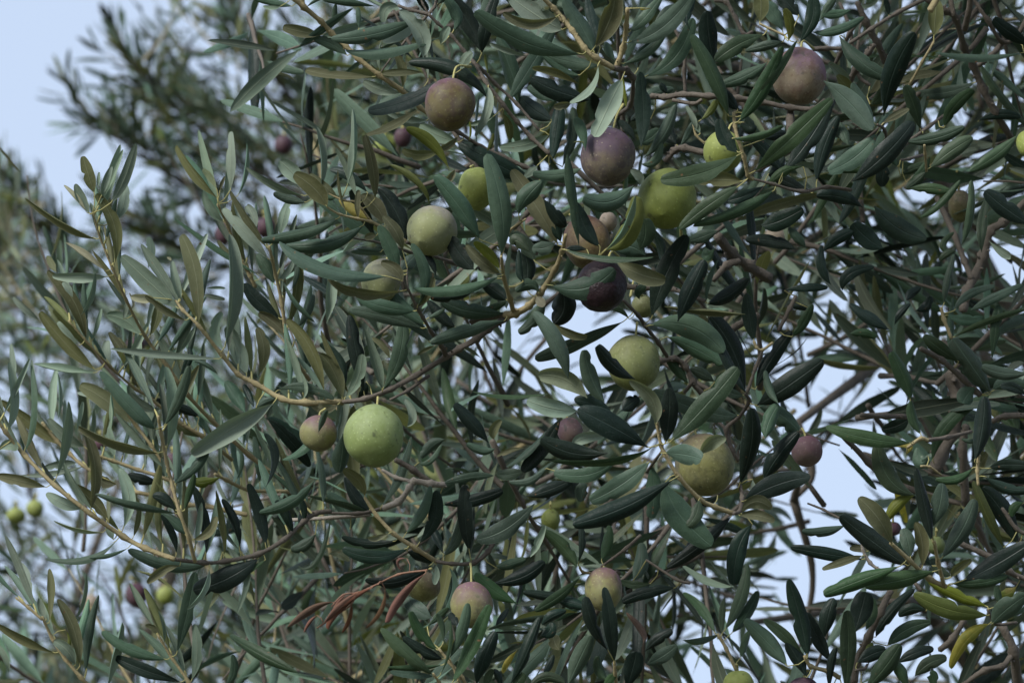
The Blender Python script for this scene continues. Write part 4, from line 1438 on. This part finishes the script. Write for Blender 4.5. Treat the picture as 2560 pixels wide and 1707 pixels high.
# the near tree: its trunk stands to the right of the view, its inner crown fills the view behind the front branches
near_base = at(4300, 1400, 2.6); near_base.z = 0
near = empty("olive_tree", near_base)
tag(near, "olive tree whose tangled inner crown fills the view behind the front branches", "tree")
hub = Vector((near_base.x - 0.15, near_base.y, 1.5))
limb(near, [near_base, near_base + Vector((0.04, 0.03, 0.7)), hub], 0.16, 0.11, 'b', "trunk")
def keep_mid(x, y, d, rs):
    k = dens(x, y)
    side = min(1.0, max(0.0, (x - 500) / 700))
    if y > 900: side = max(side, 0.6 * min(1.0, max(0.0, (x - 350) / 400)))
    return rs.random() < (k ** 1.6) * side
def keep_far(x, y, d, rs):
    if x < 860 - 0.25 * y and y < 900: return False
    k = dens(x, y); return rs.random() < k ** 1.25 * (1.0 if x > 1000 else max(0.12, (x - 500) / 500))
def dir_near(rs, x, y):
    left = max(0.0, min(1.0, (1500 - x) / 1500))
    return (RT * (rs.uniform(-1, 1) - 0.9 * left) + UP * (rs.uniform(-0.9, 1) + 0.2 * left) + VIEW * rs.uniform(-0.6, 0.7))
rs = random.Random(11)
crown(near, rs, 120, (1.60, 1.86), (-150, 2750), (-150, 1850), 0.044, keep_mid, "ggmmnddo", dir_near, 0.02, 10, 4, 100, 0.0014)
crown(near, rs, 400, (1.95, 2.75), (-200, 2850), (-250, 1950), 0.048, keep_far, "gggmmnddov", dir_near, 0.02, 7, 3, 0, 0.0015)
def dir_up(rs, x, y): return RT * rs.uniform(-1.0, 0.25) + UP * rs.uniform(0.35, 1.3) + VIEW * rs.uniform(-0.5, 0.4)
def keep_low(x, y, d, rs): return rs.random() < dens(x, y) ** 1.2
crown(near, rs, 16, (2.1, 2.7), (250, 1100), (850, 1900), 0.046, keep_low, "gggmmoon", dir_up, 0.02, 8, 4, 0, 0.0014)
crown(near, rs, 17, (1.64, 1.95), (-60, 1000), (780, 1750), 0.040, keep_low, "gggmmo", dir_up, 0.03, 10, 4, 0, 0.0012)
# unseen canopy added above and right of the view to shade what is below
def keep_over(x, y, d, rs): return y < -60 or x > 2700
crown(near, rs, 300, (1.45, 2.6), (900, 3400), (-1500, -150), 0.048, keep_over, "gmmnd", dir_near, 0.02, 5, 2, 0, 0.0015, spot=False)
crown(near, rs, 110, (1.5, 2.7), (2750, 3600), (-200, 1900), 0.048, keep_over, "gmmnd", dir_near, 0.02, 5, 2, 0, 0.0015, spot=False)
crown(near, rs, 90, (2.7, 3.5), (-150, 1150), (650, 1900), 0.046, keep_low, "mmnndgoodv", dir_up, 0.02, 6, 3, 0, 0.0014)
hubs = [at(x, y, d) for x, y, d in ((2350, 700, 2.3), (2250, 250, 2.3), (2300, 1500, 2.3))]
for h in hubs:
    mid = hub.lerp(h, 0.55) + Vector((0, 0.05, 0.12)); limb(near, [hub, mid, h], 0.022, 0.005)
for a, b, r in (((2350, 700, 2.3), (1990, 1060, 2.0), .0055), ((1990, 1060, 2.0), (1985, 1250, 2.0), .0035), ((1985, 1250, 2.0), (1995, 1640, 2.05), .0028),
                ((2250, 250, 2.3), (1500, 150, 2.0), .005), ((1985, 1250, 2.0), (1915, 1180, 1.95), .0025), ((2300, 1500, 2.3), (1850, 1560, 2.05), .0045)):
    A_, B_ = at(*a), at(*b); limb(near, [A_, (A_ + B_) / 2 + UP * 0.012 * rs.uniform(-1, 1) + RT * 0.01, B_], r, r * 0.4, 'b', "limb")

EXTRA = []; rx = random.Random(3)
# the farther tree, its soft crown at upper left against open sky
far_base = at(-900, 1500, 5.2); far_base.z = 0
far = empty("olive_tree", far_base)
tag(far, "soft-focus olive tree farther off at upper left, its crown thinning into open sky", "tree")
fhub = Vector((far_base.x + 0.2, far_base.y - 0.3, 1.7))
limb(far, [far_base, far_base + Vector((0.05, -0.1, 0.8)), fhub], 0.17, 0.12, 'b', "trunk")
for x, y, d in ((300, 1200, 4.6), (700, 800, 4.4)):
    h = at(x, y, d); limb(far, [fhub, fhub.lerp(h, 0.6) - Vector((0, 0, 0.1)), h], 0.03, 0.005)
for (x0, y0), (x1, y1) in (((800, 520), (330, 165)), ((700, 560), (215, 290)), ((950, 480), (590, 60)), ((420, 900), (25, 480)), ((800, 700), (300, 560))):
    A_, B_ = at(x0, y0, 4.0), at(x1, y1, 3.9); M_ = (A_ + B_) / 2 - UP * 0.016; limb(far, [A_, M_, B_], 0.0042, 0.0010)
    for q in range(26):
        f = 0.1 + 0.9 * (q / 25) ** 0.8; p = A_.lerp(M_, f * 2) if f < 0.5 else M_.lerp(B_, f * 2 - 1)
        EXTRA.append((p, (B_ - A_).normalized() * 0.9 + UP * (rx.uniform(0.2, 1.0)) * (1 if rx.random() < 0.72 else -0.7) + VIEW * rx.uniform(-0.6, 0.6), 0.035 + 0.035 * rx.random()))
def keep_left(x, y, d, rs):
    if x > 1150 or (y < 420 and x < 230) or (y < 90 and x < 330): return False
    k = dens(x, y); return rs.random() < k ** 1.15
def dir_left(rs, x, y): return RT * rs.uniform(-1.3, 0.25) + UP * rs.uniform(-0.1, 1.1) + VIEW * rs.uniform(-0.5, 0.5)
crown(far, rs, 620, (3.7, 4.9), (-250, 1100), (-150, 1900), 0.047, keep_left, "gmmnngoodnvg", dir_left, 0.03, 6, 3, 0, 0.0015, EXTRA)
crown(far, rs, 20, (3.3, 4.3), (-100, 60), (460, 850), 0.045, lambda *a: True, "gqvogp", dir_left, 0.05, 6, 3, 0, 0.0015, spot=False)
print("objects", len(bpy.data.objects), "verts", sum(len(m.vertices) for m in bpy.data.meshes))
